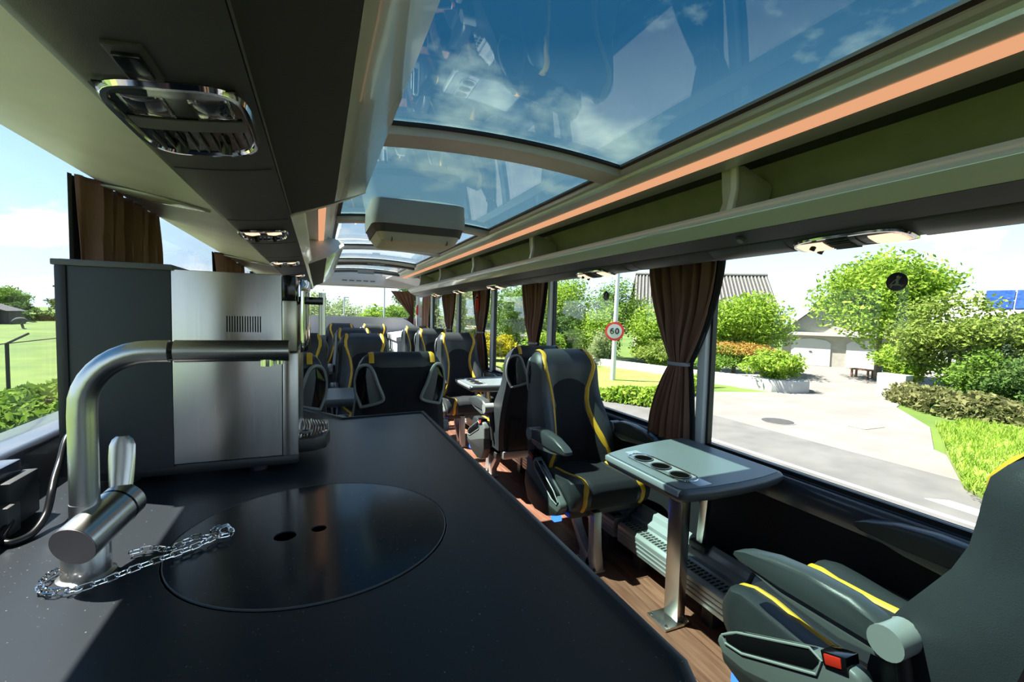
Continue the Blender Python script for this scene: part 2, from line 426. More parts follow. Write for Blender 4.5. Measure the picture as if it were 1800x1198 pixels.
# rack lining behind the right and left racks
for f, yy in ((lambda p: p, 0), (mir, 0)):
    MB().prism(f([(1.40, 1.866), (1.50, 1.875), (1.625, 1.795), (1.665, 1.75), (1.62, 1.66), (1.50, 1.668), (1.485, 1.72), (1.44, 1.80)]), 'y', Y0, 6.95).build('rack_lining', mt['olive'], ceil)
for f in (lambda p: p, mir):
    MB().prism(f([(1.266, 1.838), (1.405, 1.862), (1.405, 1.872), (1.266, 1.862)]), 'y', Y0, 6.95).build('rack_gap_shade', mt['black'], ceil)  # solid black strip stands in for the shade between cove lip and lining
# the orange-lit diffusers in the coves
for f, nm in ((lambda p: p, 'warm orange light strip running along the right roof cove'), (mir, 'warm orange light strip along the left roof cove behind the bins')):
    MB().prism(f([(1.149, 1.8505), (1.184, 1.8375), (1.182, 1.834), (1.147, 1.847)]), 'y', Y0 + 0.1, 6.98).build('light_strip', mt['led'], label=nm, cat='light strip')
# black gaskets of the roof glass
for f in (lambda p: p, mir):
    MB().prism(f([(1.062, 1.9055), (1.082, 1.9035), (1.085, 1.916), (1.062, 1.914)]), 'y', Y0, 7.0).build('roof_gasket', mt['black'], ceil)
# ---- roof glass and cross beams
def zroof(x): return 1.940 - 0.030 * ((x - CX) / 0.49) ** 2
beams = [(-0.10, 0.02), (1.50, 1.625), (2.99, 3.10), (4.36, 4.46), (5.55, 5.65), (6.90, 7.0)]
def arc(y0, y1, zo0, zo1, n=14):
    xs = [0.10 + (1.08 - 0.10) * i / n for i in range(n + 1)]
    rings = []
    for y in (y0, y1):
        rings.append([(x, y, zroof(x) + zo0) for x in xs] + [(x, y, zroof(x) + zo1) for x in reversed(xs)])
    return MB().loft(rings)
for k, (a, b) in enumerate(beams):
    arc(a, b, -0.035, 0.003).build('roof_beam', mt['beige'], ceil, bevel=0.008)
    if k > 0: arc(a - 0.014, a - 0.001, -0.008, 0.003).build('beam_gasket', mt['black'], ceil)
ends = [Y0] + [b for a, b in beams]
for k, ((a, b)) in enumerate(zip([Y0, 0.02, 1.625, 3.10, 4.46, 5.65, 7.0], [-0.10, 1.50, 2.99, 4.36, 5.55, 6.90, 8.75])):  # rearmost pane is an added opening to bring sun onto the last seats
    o = arc(a - 0.01, b + 0.01, 0.004, 0.010, 20).build('window_%d' % nwin, mt['roofglass'] if k < 3 else mt['roofclear'], smooth=True, kind='structure'); nwin += 1
# hatch handles and rim on the rear roof hatch
hat = empty('roof_hatch', (CX, 5.6, 1.9), label='grey roof hatch frame with pull handles above the rear seats', cat='hatch')
arc(5.66, 5.74, -0.06, -0.03).build('hatch_rim', mt['psu2'], hat)
arc(6.80, 6.88, -0.06, -0.03).build('hatch_rim', mt['psu2'], hat)
MB().box(0.52, 0.72, 5.60, 5.63, 1.885, 1.905).box(0.58, 0.66, 5.59, 5.62, 1.87, 1.89).build('hatch_handle', mt['armlight'], hat, bevel=0.004)
MB().box(0.50, 0.72, 6.79, 6.82, 1.86, 1.90).build('hatch_handle', mt['armlight'], hat, bevel=0.004)
# ---- rear part of the roof and the rear wall
rc = MB()
rc.prism([(-0.69, 1.66), (-0.45, 1.80), (0.0, 1.90), (CX, 1.93), (1.18, 1.90), (1.63, 1.80), (1.87, 1.66), (1.88, 1.9), (1.3, 2.06), (-0.12, 2.06), (-0.70, 1.9)], 'y', 8.75, Y1)
for f in (lambda p: p, mir):
    rc.prism(f([(1.08, 1.905), (1.18, 1.90), (1.63, 1.80), (1.87, 1.66), (1.88, 1.9), (1.3, 2.06), (1.08, 2.03)]), 'y', 7.0, 8.75)
rc.build('ceiling_rear', mt['rear'], ceil)
rh = MB().prism([(-0.66, 1.60), (-0.3, 1.745), (0.2, 1.79), (CX, 1.80), (0.98, 1.79), (1.48, 1.745), (1.84, 1.60), (1.84, 1.95), (-0.66, 1.95)], 'y', 8.30, 8.36).build('header_panel', mt['rear'], ceil)
for k in range(5):
    MB().box(0.36 + k * 0.115, 0.44 + k * 0.115, 8.294, 8.302, 1.845, 1.862).build('vent_slot', mt['psu2'], rh)
wb = MB().box(-0.69, 1.87, Y1, Y1 + 0.08, -0.1, 1.22).build('wall_rear', mt['rear'], kind='structure')
MB().box(-0.69, 1.87, Y1, Y1 + 0.08, 1.80, 2.04).build('rear_header', mt['rear'], wb)
pane = MB().box(-0.66, 1.85, Y1 + 0.03, Y1 + 0.036, 1.20, 1.82).build('window_%d' % nwin, mt['clear'], kind='structure'); nwin += 1
# ================================================================== luggage racks
def rack(f, label, y0, y1, brk, yr=None):
    yr = y0 if yr is None else yr
    root = empty('luggage_rack', (f([(1.4, 1.6)])[0][0], y0, 1.6), label=label, cat='luggage rack')
    MB().prism(f([(1.245, 1.690), (1.238, 1.6935), (1.224, 1.668), (1.222, 1.660), (1.228, 1.652), (1.262, 1.6185), (1.275, 1.620), (1.268, 1.66)]), 'y', yr, y1).build('rail', mt['white_gloss'], root, bevel=0.002)
    MB().prism(f([(1.262, 1.64), (1.62, 1.672), (1.62, 1.685), (1.262, 1.655)]), 'y', y0, y1).build('shelf', mt['olive'], root)
    if yr != y0:
        MB().prism(f([(1.262, 1.6185), (1.30, 1.610), (1.345, 1.603), (1.40, 1.598), (1.435, 1.5965), (1.447, 1.600), (1.455, 1.61), (1.44, 1.64), (1.27, 1.64)]), 'y', y0, y1).build('service_panel', mt['psu'], root, smooth=True)
        MB().prism(f([(1.262, 1.625), (1.235, 1.66), (1.235, 1.70), (1.30, 1.70), (1.30, 1.63)]), 'y', y0, yr).build('gap_filler', mt['black'], root)
    else:
      sp = MB().prism(f([(1.262, 1.6175), (1.30, 1.600), (1.328, 1.588), (1.332, 1.592), (1.30, 1.62), (1.27, 1.63)]), 'y', y0, y1).build('service_strip', mt['psu'], root)
      MB().prism(f([(1.332, 1.5855), (1.365, 1.568), (1.403, 1.5585), (1.44, 1.563), (1.455, 1.575), (1.44, 1.62), (1.335, 1.62)]), 'y', y0, y1).build('service_panel', mt['psu'], root, bevel=0.004)
    if yr != y0: MB().prism(f([(1.447, 1.603), (1.60, 1.628), (1.715, 1.654), (1.725, 1.664), (1.68, 1.69), (1.44, 1.64)]), 'y', y0, y1).build('valance', mt['beige'], root, smooth=True)
    else: MB().prism(f([(1.445, 1.572), (1.60, 1.612), (1.715, 1.654), (1.725, 1.664), (1.68, 1.69), (1.44, 1.63)]), 'y', y0, y1).build('valance', mt['beige'], root, smooth=True)
    for y in brk:
        # slanted support arm: web plate with a pale front leg
        MB().prism(f([(1.262, 1.842), (1.30, 1.85), (1.45, 1.80), (1.42, 1.70), (1.30, 1.672), (1.255, 1.688), (1.275, 1.73), (1.268, 1.78)]), 'y', y, y + 0.055).build('bracket', mt['beige'], root, bevel=0.006)
        MB().prism(f([(1.245, 1.692), (1.262, 1.76), (1.258, 1.835), (1.270, 1.845), (1.276, 1.76), (1.262, 1.685)]), 'y', y - 0.012, y + 0.012).build('bracket_arm', mt['white_gloss'], root, bevel=0.003)
    return root
rr = rack(lambda p: p, 'open luggage rack with pale glossy rail above the right windows', Y0 + 0.02, 6.9, [-0.5, 1.13, 2.68, 3.90, 5.10, 6.2])
rl = rack(mir, 'luggage rack above the left windows with dark service panel and beige valance', Y0 + 0.02, 6.9, [2.0, 2.9], yr=1.62)
# joint covers on the left valance
for y in (1.55, 3.2, 4.8):
    def jf(u, v, y=y):
        x = lerp(-0.545, -0.285, u); z = lerp(1.650, 1.605, u) - 0.006 * math.sin(math.pi * v) * math.sin(math.pi * u) - 0.001
        return (x, y + (v - 0.5) * 0.11 * math.sin(math.pi * max(0.02, min(0.98, u))), z)
    MB().grid(jf, 16, 6).build('joint_cover', mt['beige_gloss'], rl, smooth=True, solid=0.004)
# seams between the sections of the left service panel
for y in (1.07, 1.62, 2.15, 2.7, 3.25, 3.8, 4.4, 5.0):
    MB().prism(mir([(1.270, 1.6155), (1.30, 1.609), (1.345, 1.602), (1.40, 1.597), (1.435, 1.5955), (1.44, 1.605), (1.27, 1.622)]), 'y', y, y + 0.007).build('panel_seam', mt['black'], rl)
for y in (0.28, 1.30, 1.75, 2.85, 3.15):
    MB().prism([(1.334, 1.584), (1.365, 1.5665), (1.403, 1.557), (1.442, 1.5615), (1.442, 1.57), (1.334, 1.59)], 'y', y, y + 0.006).build('panel_seam', mt['black'], rr)
# bulged end pieces where the right service panel changes from lamp unit to plain cover
for k, (a, b) in enumerate([(0.46, 0.66), (1.00, 1.30), (1.83, 2.0), (2.27, 2.85), (3.3, 3.5), (3.8, 4.3)]):
    MB().prism([(1.336, 1.583), (1.365, 1.564), (1.403, 1.5545), (1.438, 1.560), (1.44, 1.575), (1.336, 1.59)], 'y', a, b).build('panel_cover', mt['psu2'], rr, bevel=0.003)
sp = empty('round_button', (1.30, 1.12, 1.60), label='small round button on the dark strip under the right rack', cat='button')
MB().cyl((1.298, 1.12, 1.602), (1.293, 1.12, 1.594), 0.016).build('ring', mt['psu2'], sp, smooth=True)
MB().cyl((1.298, 1.12, 1.602), (1.2925, 1.12, 1.593), 0.010).build('cap', mt['armlight'], sp, smooth=True)

# ---- closed overhead bins on the left
def bin_(ya, yb, sl, label, nearcap, farcap):
    """ya, yb: lower front/rear ends; the ends lean back by sl at the upper corner"""
    root = empty('overhead_bin', (0.0, ya, 1.63), label=label, cat='overhead bin')
    L = {'a': (-0.085, 1.630, 0.0), 'b': (0.045, 1.690, 0.10), 'c': (0.175, 1.830, 1.0), 'd': (0.165, 1.862, 1.0), 'e': (0.0, 1.895, 0.9), 'f': (-0.2, 1.80, 0.3), 'g': (-0.2, 1.66, 0.0)}
    def ring(y, off=0.0, keys='abcdefg'):
        return [(L[k][0], y + sl * L[k][2] + off, L[k][1]) for k in keys]
    MB().loft([ring(ya), ring(yb)]).build('body', mt['beige'], root)
    def face(k0, k1, off, y_in):
        p, q = Vector((L[k0][0], 0, L[k0][1])), Vector((L[k1][0], 0, L[k1][1]))
        d = (q - p); nrm = Vector((d.z, 0, -d.x)).normalized() * off
        A = p + nrm; B = q + nrm
        s0, s1 = sl * L[k0][2], sl * L[k1][2]
        vs = [(p.x, ya + s0 + y_in, p.z), (q.x, ya + s1 + y_in, q.z), (q.x, yb + s1 - y_in, q.z), (p.x, yb + s0 - y_in, p.z),
              (A.x, ya + s0 + y_in, A.z), (B.x, ya + s1 + y_in, B.z), (B.x, yb + s1 - y_in, B.z), (A.x, yb + s0 - y_in, A.z)]
        return MB().add(vs, [(0, 3, 2, 1), (4, 5, 6, 7), (0, 1, 5, 4), (1, 2, 6, 5), (2, 3, 7, 6), (3, 0, 4, 7)])
    face('a', 'b', 0.004, 0.012).build('lower_lining', mt['blackpanel'], root, label='matt black underside')
    face('b', 'c', 0.004, 0.012).build('door', mt['beige_gloss'], root, label='glossy beige flap', bevel=0.0015)
    for on, y, s in ((nearcap, ya, -1), (farcap, yb, 1)):
        if on:
            big = []
            cxm, czm = -0.02, 1.77
            for off in (0.0, s * 0.03):
                big.append([(cxm + (p[0] - cxm) * 1.04, p[1] + off, czm + (p[2] - czm) * 1.06) for p in ring(y)])
            MB().loft(big).build('end_cap', mt['beige'], root, bevel=0.004)
    return root
bin_(-1.6, 1.60, 0.45, 'large closed overhead bin with black underside and glossy beige flap above the worktop', False, True)
bin_(3.30, 6.4, 0.55, 'second closed overhead bin farther back above the left seats', True, False)
# ================================================================== reading light units
LPROF = [(1.262, 1.6185), (1.30, 1.610), (1.345, 1.603), (1.40, 1.598), (1.435, 1.5965), (1.447, 1.600)]
def lamp_unit(name, label, f, y, ln, w0, w1, group, big=False):
    """f: profile mirror; unit sits on the curved service panel between profile x w0..w1"""
    prof = [(1.262, 1.6175), (1.30, 1.600), (1.33, 1.5865), (1.365, 1.567), (1.403, 1.5575), (1.44, 1.562)] if f is not mir else LPROF
    def pt(u, v, off):
        x = lerp(w0, w1, u); z = interp(prof, x) - off
        return (f([(x, z)])[0][0], y + (v - 0.5) * ln, f([(x, z)])[0][1])
    c = pt(0.5, 0.5, 0)
    root = empty(name, c, label=label, cat='reading light', group=group)
    def rr_(u, v, k=4.0):   # rounded rectangle parameterisation
        return u, v
    # bezel as a closed rounded tube following the panel
    loop = []
    for i in range(36):
        a = 2 * math.pi * i / 36
        cu = 0.5 + 0.5 * math.copysign(abs(math.cos(a)) ** 0.5, math.cos(a)); cv = 0.5 + 0.5 * math.copysign(abs(math.sin(a)) ** 0.5, math.sin(a))
        loop.append(pt(cu, cv, 0.003))
    MB().tube(loop, 0.0065 if big else 0.006, 6, closed=True).build('bezel', mt['chrome'], root, smooth=True)
    MB().grid(lambda u, v: pt(0.03 + 0.94 * u, 0.03 + 0.94 * v, 0.0025), 8, 4).build('tray', mt['glossblack'] if f is mir else mt['psu2'], root, solid=0.002)
    rgt = f is not mir
    for s, lab in ((0.25, 'lamp'), (0.72, 'lamp')):
        MB().grid(lambda u, v: pt(*((0.15 + 0.7 * u, (0.03 if s < 0.5 else 0.70) + 0.27 * v) if rgt else (s - 0.15 + 0.3 * u, 0.12 + 0.26 * v)), 0.005 + 0.006 * math.sin(math.pi * u) * math.sin(math.pi * v)), 10, 6).build('lamp_lens', mt['lampglow'] if not big else mt['lens'], root, smooth=True, solid=0.002)
    MB().grid(lambda u, v: pt(0.06 + 0.88 * u, 0.40 + 0.16 * v, 0.0055), 6, 2).build('switch_panel', mt['psu2'], root, solid=0.002)
    for k in range(9):
        u0 = 0.09 + k * 0.095
        MB().grid(lambda u, v: pt(u0 + 0.012 * u, (0.46 if rgt else 0.62) + (0.20 if rgt else 0.26) * v, 0.006), 1, 2).build('vent_slat', mt['psu2'], root, solid=0.006)
    for u0 in (0.3, 0.7):
        p = Vector(pt(u0, 0.80, 0.002)); q = Vector(pt(u0, 0.83, 0.018))
        MB().cyl(p, q, 0.008, 10).build('vent_knob', mt['black'], root, smooth=True)
    # clear rim piece
    MB().grid(lambda u, v: pt(0.02 + 0.96 * u, 0.02 + 0.08 * v, 0.006), 8, 1).build('lens_rim', mt['lens'], root, solid=0.002)
    return root
ly = [0.825, 1.90, 3.00, 4.05, 4.75, 5.4]
ln_lab = ['large reading light and air vent unit overhead at the front left', 'second reading light unit on the left service panel, behind the seam', 'third reading light unit on the left service panel',
          'fourth reading light unit on the left service panel', 'fifth reading light unit on the left service panel', 'farthest reading light unit on the left service panel']
for y, lb in zip(ly, ln_lab):
    lamp_unit('reading_light', lb, mir, y, 0.26 if y < 1 else 0.20, 1.276 if y < 1 else 1.29, 1.432 if y < 1 else 1.438, 'reading lights on the left', big=(y < 1))
ry = [0.83, 2.13, 3.65, 4.75, 5.8]
rlab = ['nearest reading light unit above the large right window', 'reading light unit on the right above the lamp post', 'third reading light unit under the right rack',
        'fourth reading light unit under the right rack', 'farthest reading light unit under the right rack']
for y, lb in zip(ry, rlab):
    lamp_unit('reading_light', lb, lambda p: p, y, 0.30, 1.345, 1.435, 'reading lights on the right')
# rocker switch near the front left lamp
sw = empty('rocker_switch', (-0.19, 0.645, 1.60), label='dark rocker switch on the overhead panel in front of the vent unit', cat='switch')
def sp_pt(x, off): return interp(LPROF, 1.18 - x) - off
for nm, xa, xb, ya, yb, o_, m_ in (('frame', -0.206, -0.170, 0.606, 0.684, 0.005, 'psu'), ('rocker', -0.201, -0.176, 0.618, 0.673, 0.010, 'glossblack')):
    MB().add([(xa, ya, sp_pt(xa, -0.01)), (xb, ya, sp_pt(xb, -0.01)), (xb, yb, sp_pt(xb, -0.01)), (xa, yb, sp_pt(xa, -0.01)), (xa, ya, sp_pt(xa, o_)), (xb, ya, sp_pt(xb, o_)), (xb, yb, sp_pt(xb, o_)), (xa, yb, sp_pt(xa, o_))],
             [(0, 3, 2, 1), (4, 5, 6, 7), (0, 1, 5, 4), (1, 2, 6, 5), (2, 3, 7, 6), (3, 0, 4, 7)]).build(nm, mt[m_], sw, bevel=0.002)
# ================================================================== folded roof monitor
mo = empty('roof_monitor', (0.535, 2.85, 1.93), label='beige roof monitor housing with dark band hanging under the glass roof', cat='monitor')
def rrect(cx, cy, wx, wy, r, z, n=6):
    out = []
    for qx, qy, a0 in ((1, 1, 0), (-1, 1, 90), (-1, -1, 180), (1, -1, 270)):
        for i in range(n + 1):
            a = R_(a0 + 90 * i / n)
            out.append((cx + qx * (wx - r) + r * math.cos(a), cy + qy * (wy - r) + r * math.sin(a), z))
    return out
mcx, mcy = 0.525, 2.80
MB().loft([rrect(mcx, mcy, 0.262, 0.24, 0.07, 1.945), rrect(mcx, mcy, 0.266, 0.243, 0.07, 1.86), rrect(mcx, mcy, 0.262, 0.238, 0.07, 1.812)]).build('housing', mt['mon_beige'], mo, smooth=True)
MB().loft([rrect(mcx, mcy, 0.256, 0.232, 0.065, 1.813), rrect(mcx, mcy, 0.242, 0.22, 0.06, 1.770)]).build('dark_band', mt['mon_dark'], mo, smooth=True)
MB().loft([rrect(mcx, mcy, 0.236, 0.214, 0.05, 1.772), rrect(mcx, mcy - 0.01, 0.212, 0.19, 0.045, 1.728), rrect(mcx, mcy, 0.195, 0.16, 0.04, 1.720)]).build('screen_flap', mt['mon_light'], mo, smooth=True)
for s in (-1, 1):
    MB().box(mcx + s * 0.155 - 0.0025, mcx + s * 0.155 + 0.0025, mcy - 0.205, mcy + 0.1, 1.7225, 1.75).build('flap_seam', mt['mon_dark'], mo)
# ================================================================== convector heater under the right windows
for i, (ya, yb, lb) in enumerate([(0.55, 1.28, 'silver convector heater beside the near seat'), (1.30, 2.02, 'silver convector heater with open grille under the near table'), (2.06, 3.3, 'convector heater section behind the middle seats'), (3.34, 6.0, 'long convector heater section towards the rear')]):
    h = empty('convector_heater', (1.6, ya, 0.0), label=lb, cat='heater')
    MB().prism([(1.52, 0.10), (1.545, 0.095), (1.70, 0.095), (1.70, 0.24), (1.61, 0.215), (1.60, 0.205), (1.535, 0.205), (1.52, 0.19)], 'y', ya, yb).build('casing', mt['heater'], h, bevel=0.003)
    for k in range(3):
        MB().box(1.517, 1.521, ya, yb, 0.118 + k * 0.022, 0.124 + k * 0.022).build('rib', mt['silver'], h)
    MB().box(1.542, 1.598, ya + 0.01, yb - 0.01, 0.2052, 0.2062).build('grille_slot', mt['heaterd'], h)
    n = int((yb - ya) / 0.022) if yb - ya < 1 else int((yb - ya) / 0.05)
    for k in range(n):
        y = ya + 0.012 + k * (yb - ya - 0.024) / n
        MB().box(1.541, 1.599, y, y + 0.009, 0.2055, 0.2085).build('grille_bar', mt['heater'], h)
    MB().box(1.567, 1.572, ya + 0.01, yb - 0.01, 0.2055, 0.209).build('grille_spine', mt['heater'], h)
    MB().prism([(1.61, 0.2), (1.70, 0.23), (1.70, 0.275), (1.685, 0.285), (1.66, 0.275), (1.645, 0.25), (1.61, 0.235)], 'y', ya, yb).build('rear_rail', mt['silver'], h, bevel=0.004)
    for y in (ya + 0.12, yb - 0.12):
        MB().box(1.56, 1.62, y - 0.03, y + 0.03, 0.0, 0.10).build('foot', mt['psu2'], h)
# ================================================================== passenger seats
ZW = [(0.40, 0.245), (0.5, 0.255), (0.62, 0.255), (0.74, 0.245), (0.84, 0.232), (0.94, 0.226), (1.02, 0.222), (1.07, 0.208), (1.10, 0.185), (1.12, 0.150)]
ZF = [(0.40, 0.115), (0.52, 0.125), (0.65, 0.150), (0.78, 0.188), (0.88, 0.208), (0.96, 0.208), (1.03, 0.212), (1.075, 0.232), (1.10, 0.262), (1.12, 0.315)]
ZB = [(0.36, 0.255), (0.5, 0.275), (0.7, 0.315), (0.9, 0.352), (1.02, 0.368), (1.08, 0.366), (1.105, 0.352), (1.12, 0.332)]
ZA = [(0.40, 0.10), (0.60, 0.105), (0.72, 0.08), (0.82, 0.045), (0.92, 0.028), (1.02, 0.022), (1.12, 0.0)]
def back_front(x, z):
    """front face of the backrest"""
    b = smooth01((abs(x) - 0.085) / 0.10) * interp(ZA, z)
    wd = interp(ZW, z)
    edge = max(0.0, (abs(x) - (wd - 0.035)) / 0.035)
    lim = interp(ZB, z) - 0.035 * min(1.0, abs(x) / wd) ** 4 - 0.005      # never behind the back face
    return min(interp(ZF, z) - b + edge * edge * 0.05, lim)
STR = [(0.43, 0.222), (0.50, 0.200), (0.58, 0.163), (0.66, 0.136), (0.74, 0.121), (0.81, 0.118), (0.88, 0.128), (0.95, 0.150), (1.01, 0.168), (1.06, 0.168), (1.09, 0.160)]
def seat_proto(s):
    """faces -y, stands on z=0; s=-1: aisle on the -x side, s=+1: aisle on the +x side"""
    root = empty('coach_seat')
    # --- backrest body
    zs = [0.36, 0.40, 0.46, 0.52, 0.58, 0.64, 0.70, 0.76, 0.82, 0.88, 0.94, 0.99, 1.03, 1.06, 1.085, 1.10, 1.112, 1.12]
    rings = []
    for z in zs:
        wd = interp(ZW, z); n = 18; ring = []
        for i in range(n + 1):
            x = -wd + 2 * wd * i / n
            ring.append((x, back_front(x, max(z, 0.40)), z))
        yb = interp(ZB, z)
        for i in range(9):
            x = wd * (1 - 2 * i / 8); k = abs(x) / wd
            ring.append((x * 0.995, yb - 0.035 * k ** 4, z))
        rings.append(ring)
    MB().loft(rings).build('backrest', mt['leather'], root, smooth=True)
    # --- centre panel of mesh fabric under an arched head cushion
    def cp(u, v):
        z0 = 0.405
        x = lerp(-1, 1, u)
        ztop = 0.955 - 0.055 * x * x
        z = lerp(z0, ztop, v)
        xx = x * (interp(STR, z) - 0.010)
        edge = 0.0045 if 0 < u < 1 and 0 < v < 1 else -0.003
        return (xx, back_front(xx, z) - edge, z)
    MB().grid(cp, 14, 20).build('centre_panel', mt['fabric'], root, smooth=True)
    # --- yellow stripes, front and over the top
    for q in (-1, 1):
        def st(u, v, q=q):
            if v <= 0.86:
                z = lerp(0.43, 1.09, v / 0.86); x0 = interp(STR, z)
                x = x0 + (u - 0.5) * 0.030
                off = 0.006 if 0 < u < 1 else -0.003
                return (q * x, back_front(x, z) - off, z)
            t = (v - 0.86) / 0.14
            pth = [(0.160, 0.242, 1.086), (0.158, 0.262, 1.101), (0.156, 0.300, 1.113), (0.157, 0.334, 1.115), (0.157, 0.354, 1.100), (0.158, 0.369, 1.066)]
            i = min(4, int(t * 5)); f_ = t * 5 - i
            p = Vector(pth[i]).lerp(Vector(pth[i + 1]), f_)
            x = p.x + (u - 0.5) * lerp(0.030, 0.026, min(1, t * 3))
            zt_ = interp([(0.150, 1.120), (0.185, 1.100), (0.208, 1.070), (0.222, 1.020)], x)
            o_ = 0.006 if 0 < u < 1 else 0.003
            return (q * x, p.y + o_ * lerp(-1, 1, t), min(p.z, zt_) + o_ * math.sin(math.pi * min(1, 0.15 + t * 0.8)))
        MB().grid(st, 3, 44).build('stripe', mt['yellow'], root, smooth=True)
    # --- back cover with seat pocket
    def bc(u, v):
        z = lerp(0.345, 1.06, v); wd = interp(ZW, z) - 0.03
        x = lerp(-wd, wd, u)
        y = interp(ZB, z) - 0.035 * (abs(x) / (wd + 0.03)) ** 4
        return (x, y + (0.006 if 0 < u < 1 and 0 < v < 1 else -0.004), z)
    MB().grid(bc, 14, 16).build('back_cover', mt['fabric'], root, smooth=True)
    def pk(u, v):
        x = lerp(-0.19, 0.19, u); z = lerp(0.37, 0.60 + 0.006 * math.sin(u * 40), v)
        return (x, interp(ZB, z) + 0.008 + 0.020 * math.sin(math.pi * min(1, v * 1.1 + .1)) * (1 - (2 * u - 1) ** 4) + 0.004 * math.sin(u * 50) * v, z)
    MB().grid(pk, 40, 8).build('seat_pocket', mt['fabric'], root, smooth=True, solid=0.003)
    # --- grab handles at the shoulders
    for q in (-1, 1):
        lp = [(0.205, 0.335, 0.835), (0.228, 0.318, 0.90), (0.234, 0.318, 0.97), (0.219, 0.330, 1.035), (0.185, 0.366, 1.058), (0.155, 0.382, 1.035), (0.125, 0.384, 0.955), (0.098, 0.374, 0.885), (0.115, 0.366, 0.862), (0.165, 0.350, 0.846)]
        P = spline(lp + [lp[0]], 5)[:-1]
        g = MB().tube([(q * p.x, p.y, p.z) for p in P], 0.0085, 8, closed=True).build('grab_handle', mt['armlight'], root, smooth=True)
        ins = [(0.165, 0.852), (0.112, 0.868), (0.102, 0.886), (0.128, 0.958), (0.158, 1.03), (0.180, 1.045), (0.186, 1.0), (0.178, 0.93)]
        MB().loft([[(q * x, interp(ZB, z) + o_, z) for x, z in ins] for o_ in (-0.01, 0.013)]).build('handle_insert', mt['armmid'], g, bevel=0.003)
        slot = [(0.172, 0.856), (0.205, 0.845), (0.226, 0.90), (0.232, 0.97), (0.216, 1.03), (0.188, 1.045), (0.192, 1.0), (0.184, 0.93)]
        MB().loft([[(q * x, interp(ZB, z) - 0.035 * (x / interp(ZW, z)) ** 4 + o_, z) for x, z in slot] for o_ in (-0.03, 0.004)]).build('handle_slot', mt['glossblack'], g)
    # --- seat cushion
    prof = [(0.17, 0.33), (0.17, 0.42), (0.14, 0.448), (0.04, 0.445), (-0.08, 0.450), (-0.18, 0.462), (-0.245, 0.466), (-0.285, 0.455), (-0.308, 0.428), (-0.314, 0.395), (-0.306, 0.355), (-0.285, 0.325), (-0.24, 0.312), (0.1, 0.312)]
    def cush(x, k):
        return [(x, -0.07 + (y + 0.07) * k, 0.385 + (z - 0.385) * k + (0.020 * smooth01((abs(x) - 0.12) / 0.1) if z > 0.44 else 0)) for y, z in prof]
    xs = [(-0.25, 0.80), (-0.245, 0.92), (-0.23, 0.98), (-0.20, 1.0), (-0.16, 1.0), (-0.12, 1.0), (-0.06, 1.0), (0, 1.0), (0.06, 1.0), (0.12, 1.0), (0.16, 1.0), (0.20, 1.0), (0.23, 0.98), (0.245, 0.92), (0.25, 0.80)]
    MB().loft([cush(x, k) for x, k in xs]).build('cushion', mt['leather'], root, smooth=True)
    def ctop(x, i):   # point on the cushion outline, i: float index into prof
        j = int(i); f_ = i - j
        (y0, z0), (y1, z1) = prof[j], prof[min(j + 1, len(prof) - 1)]
        y = lerp(y0, y1, f_); z = lerp(z0, z1, f_)
        nrm = Vector((0, -(z1 - z0) * -1, (y1 - y0) * -1)); nrm = Vector((0, (z1 - z0), -(y1 - y0)))
        if nrm.length > 0: nrm.normalize()
        kk = interp([(0.0, 1.0), (0.20, 1.0), (0.23, 0.98), (0.245, 0.92)], abs(x))
        y = -0.07 + (y + 0.07) * kk
        zz = 0.385 + (z - 0.385) * kk + (0.020 * smooth01((abs(x) - 0.12) / 0.1) if z > 0.44 else 0.020 * smooth01((abs(x) - 0.12) / 0.1) * max(0, min(1, (z - 0.40) / 0.04)) )
        return Vector((x, y, zz)), nrm
    def cpanel(u, v):
        i = lerp(2.2, 10.6, v); xh = interp([(0, 0.18), (0.35, 0.135), (0.6, 0.15), (0.75, 0.168), (1, 0.168)], v) - 0.008
        x = lerp(-xh, xh, u); p, nrm = ctop(x, i)
        return p + nrm * (0.004 if 0 < u < 1 and 0 < v < 1 else -0.003)
    MB().grid(cpanel, 10, 30).build('cushion_panel', mt['fabric'], root, smooth=True)
    for q in (-1, 1):
        def cst(u, v, q=q):
            i = lerp(2.0, 11.0, v); x0 = interp([(0, 0.205), (0.15, 0.170), (0.35, 0.148), (0.6, 0.165), (0.75, 0.183), (1, 0.183)], v)
            x = q * (x0 + (u - 0.5) * 0.034); p, nrm = ctop(x, i)
            return p + nrm * (0.006 if 0 < u < 1 else -0.003)
        MB().grid(cst, 3, 40).build('cushion_stripe', mt['yellow'], root, smooth=True)
    # --- seat base
    MB().box(-0.235, 0.235, -0.25, 0.24, 0.275, 0.325).build('seat_base', mt['psu'], root, bevel=0.012)
    MB().box(-0.22, 0.22, 0.20, 0.262, 0.305, 0.362).build('rear_beam', mt['alu'], root, bevel=0.01)
    # --- armrests with pivots
    for q in (-1, 1):
        tp = [(0.105, 0.655), (0.08, 0.683), (0.02, 0.700), (-0.08, 0.703), (-0.18, 0.692), (-0.265, 0.668), (-0.300, 0.648), (-0.303, 0.634), (-0.28, 0.625), (-0.15, 0.618), (-0.03, 0.618), (0.08, 0.618), (0.105, 0.632)]
        wds = [(-1.0, 0.72), (-0.8, 0.92), (-0.4, 1.0), (0.4, 1.0), (0.8, 0.92), (1.0, 0.72)]
        rings = []
        for k, sc_ in wds:
            rings.append([(q * 0.283 + k * 0.030 * (0.75 + 0.25 * min(1, (y + 0.31) / 0.12)), -0.1 + (y + 0.1) * (0.93 + 0.07 * sc_), 0.655 + (z - 0.655) * sc_) for y, z in tp])
        a_ = MB().loft(rings).build('armrest', mt['arm'], root, smooth=True)
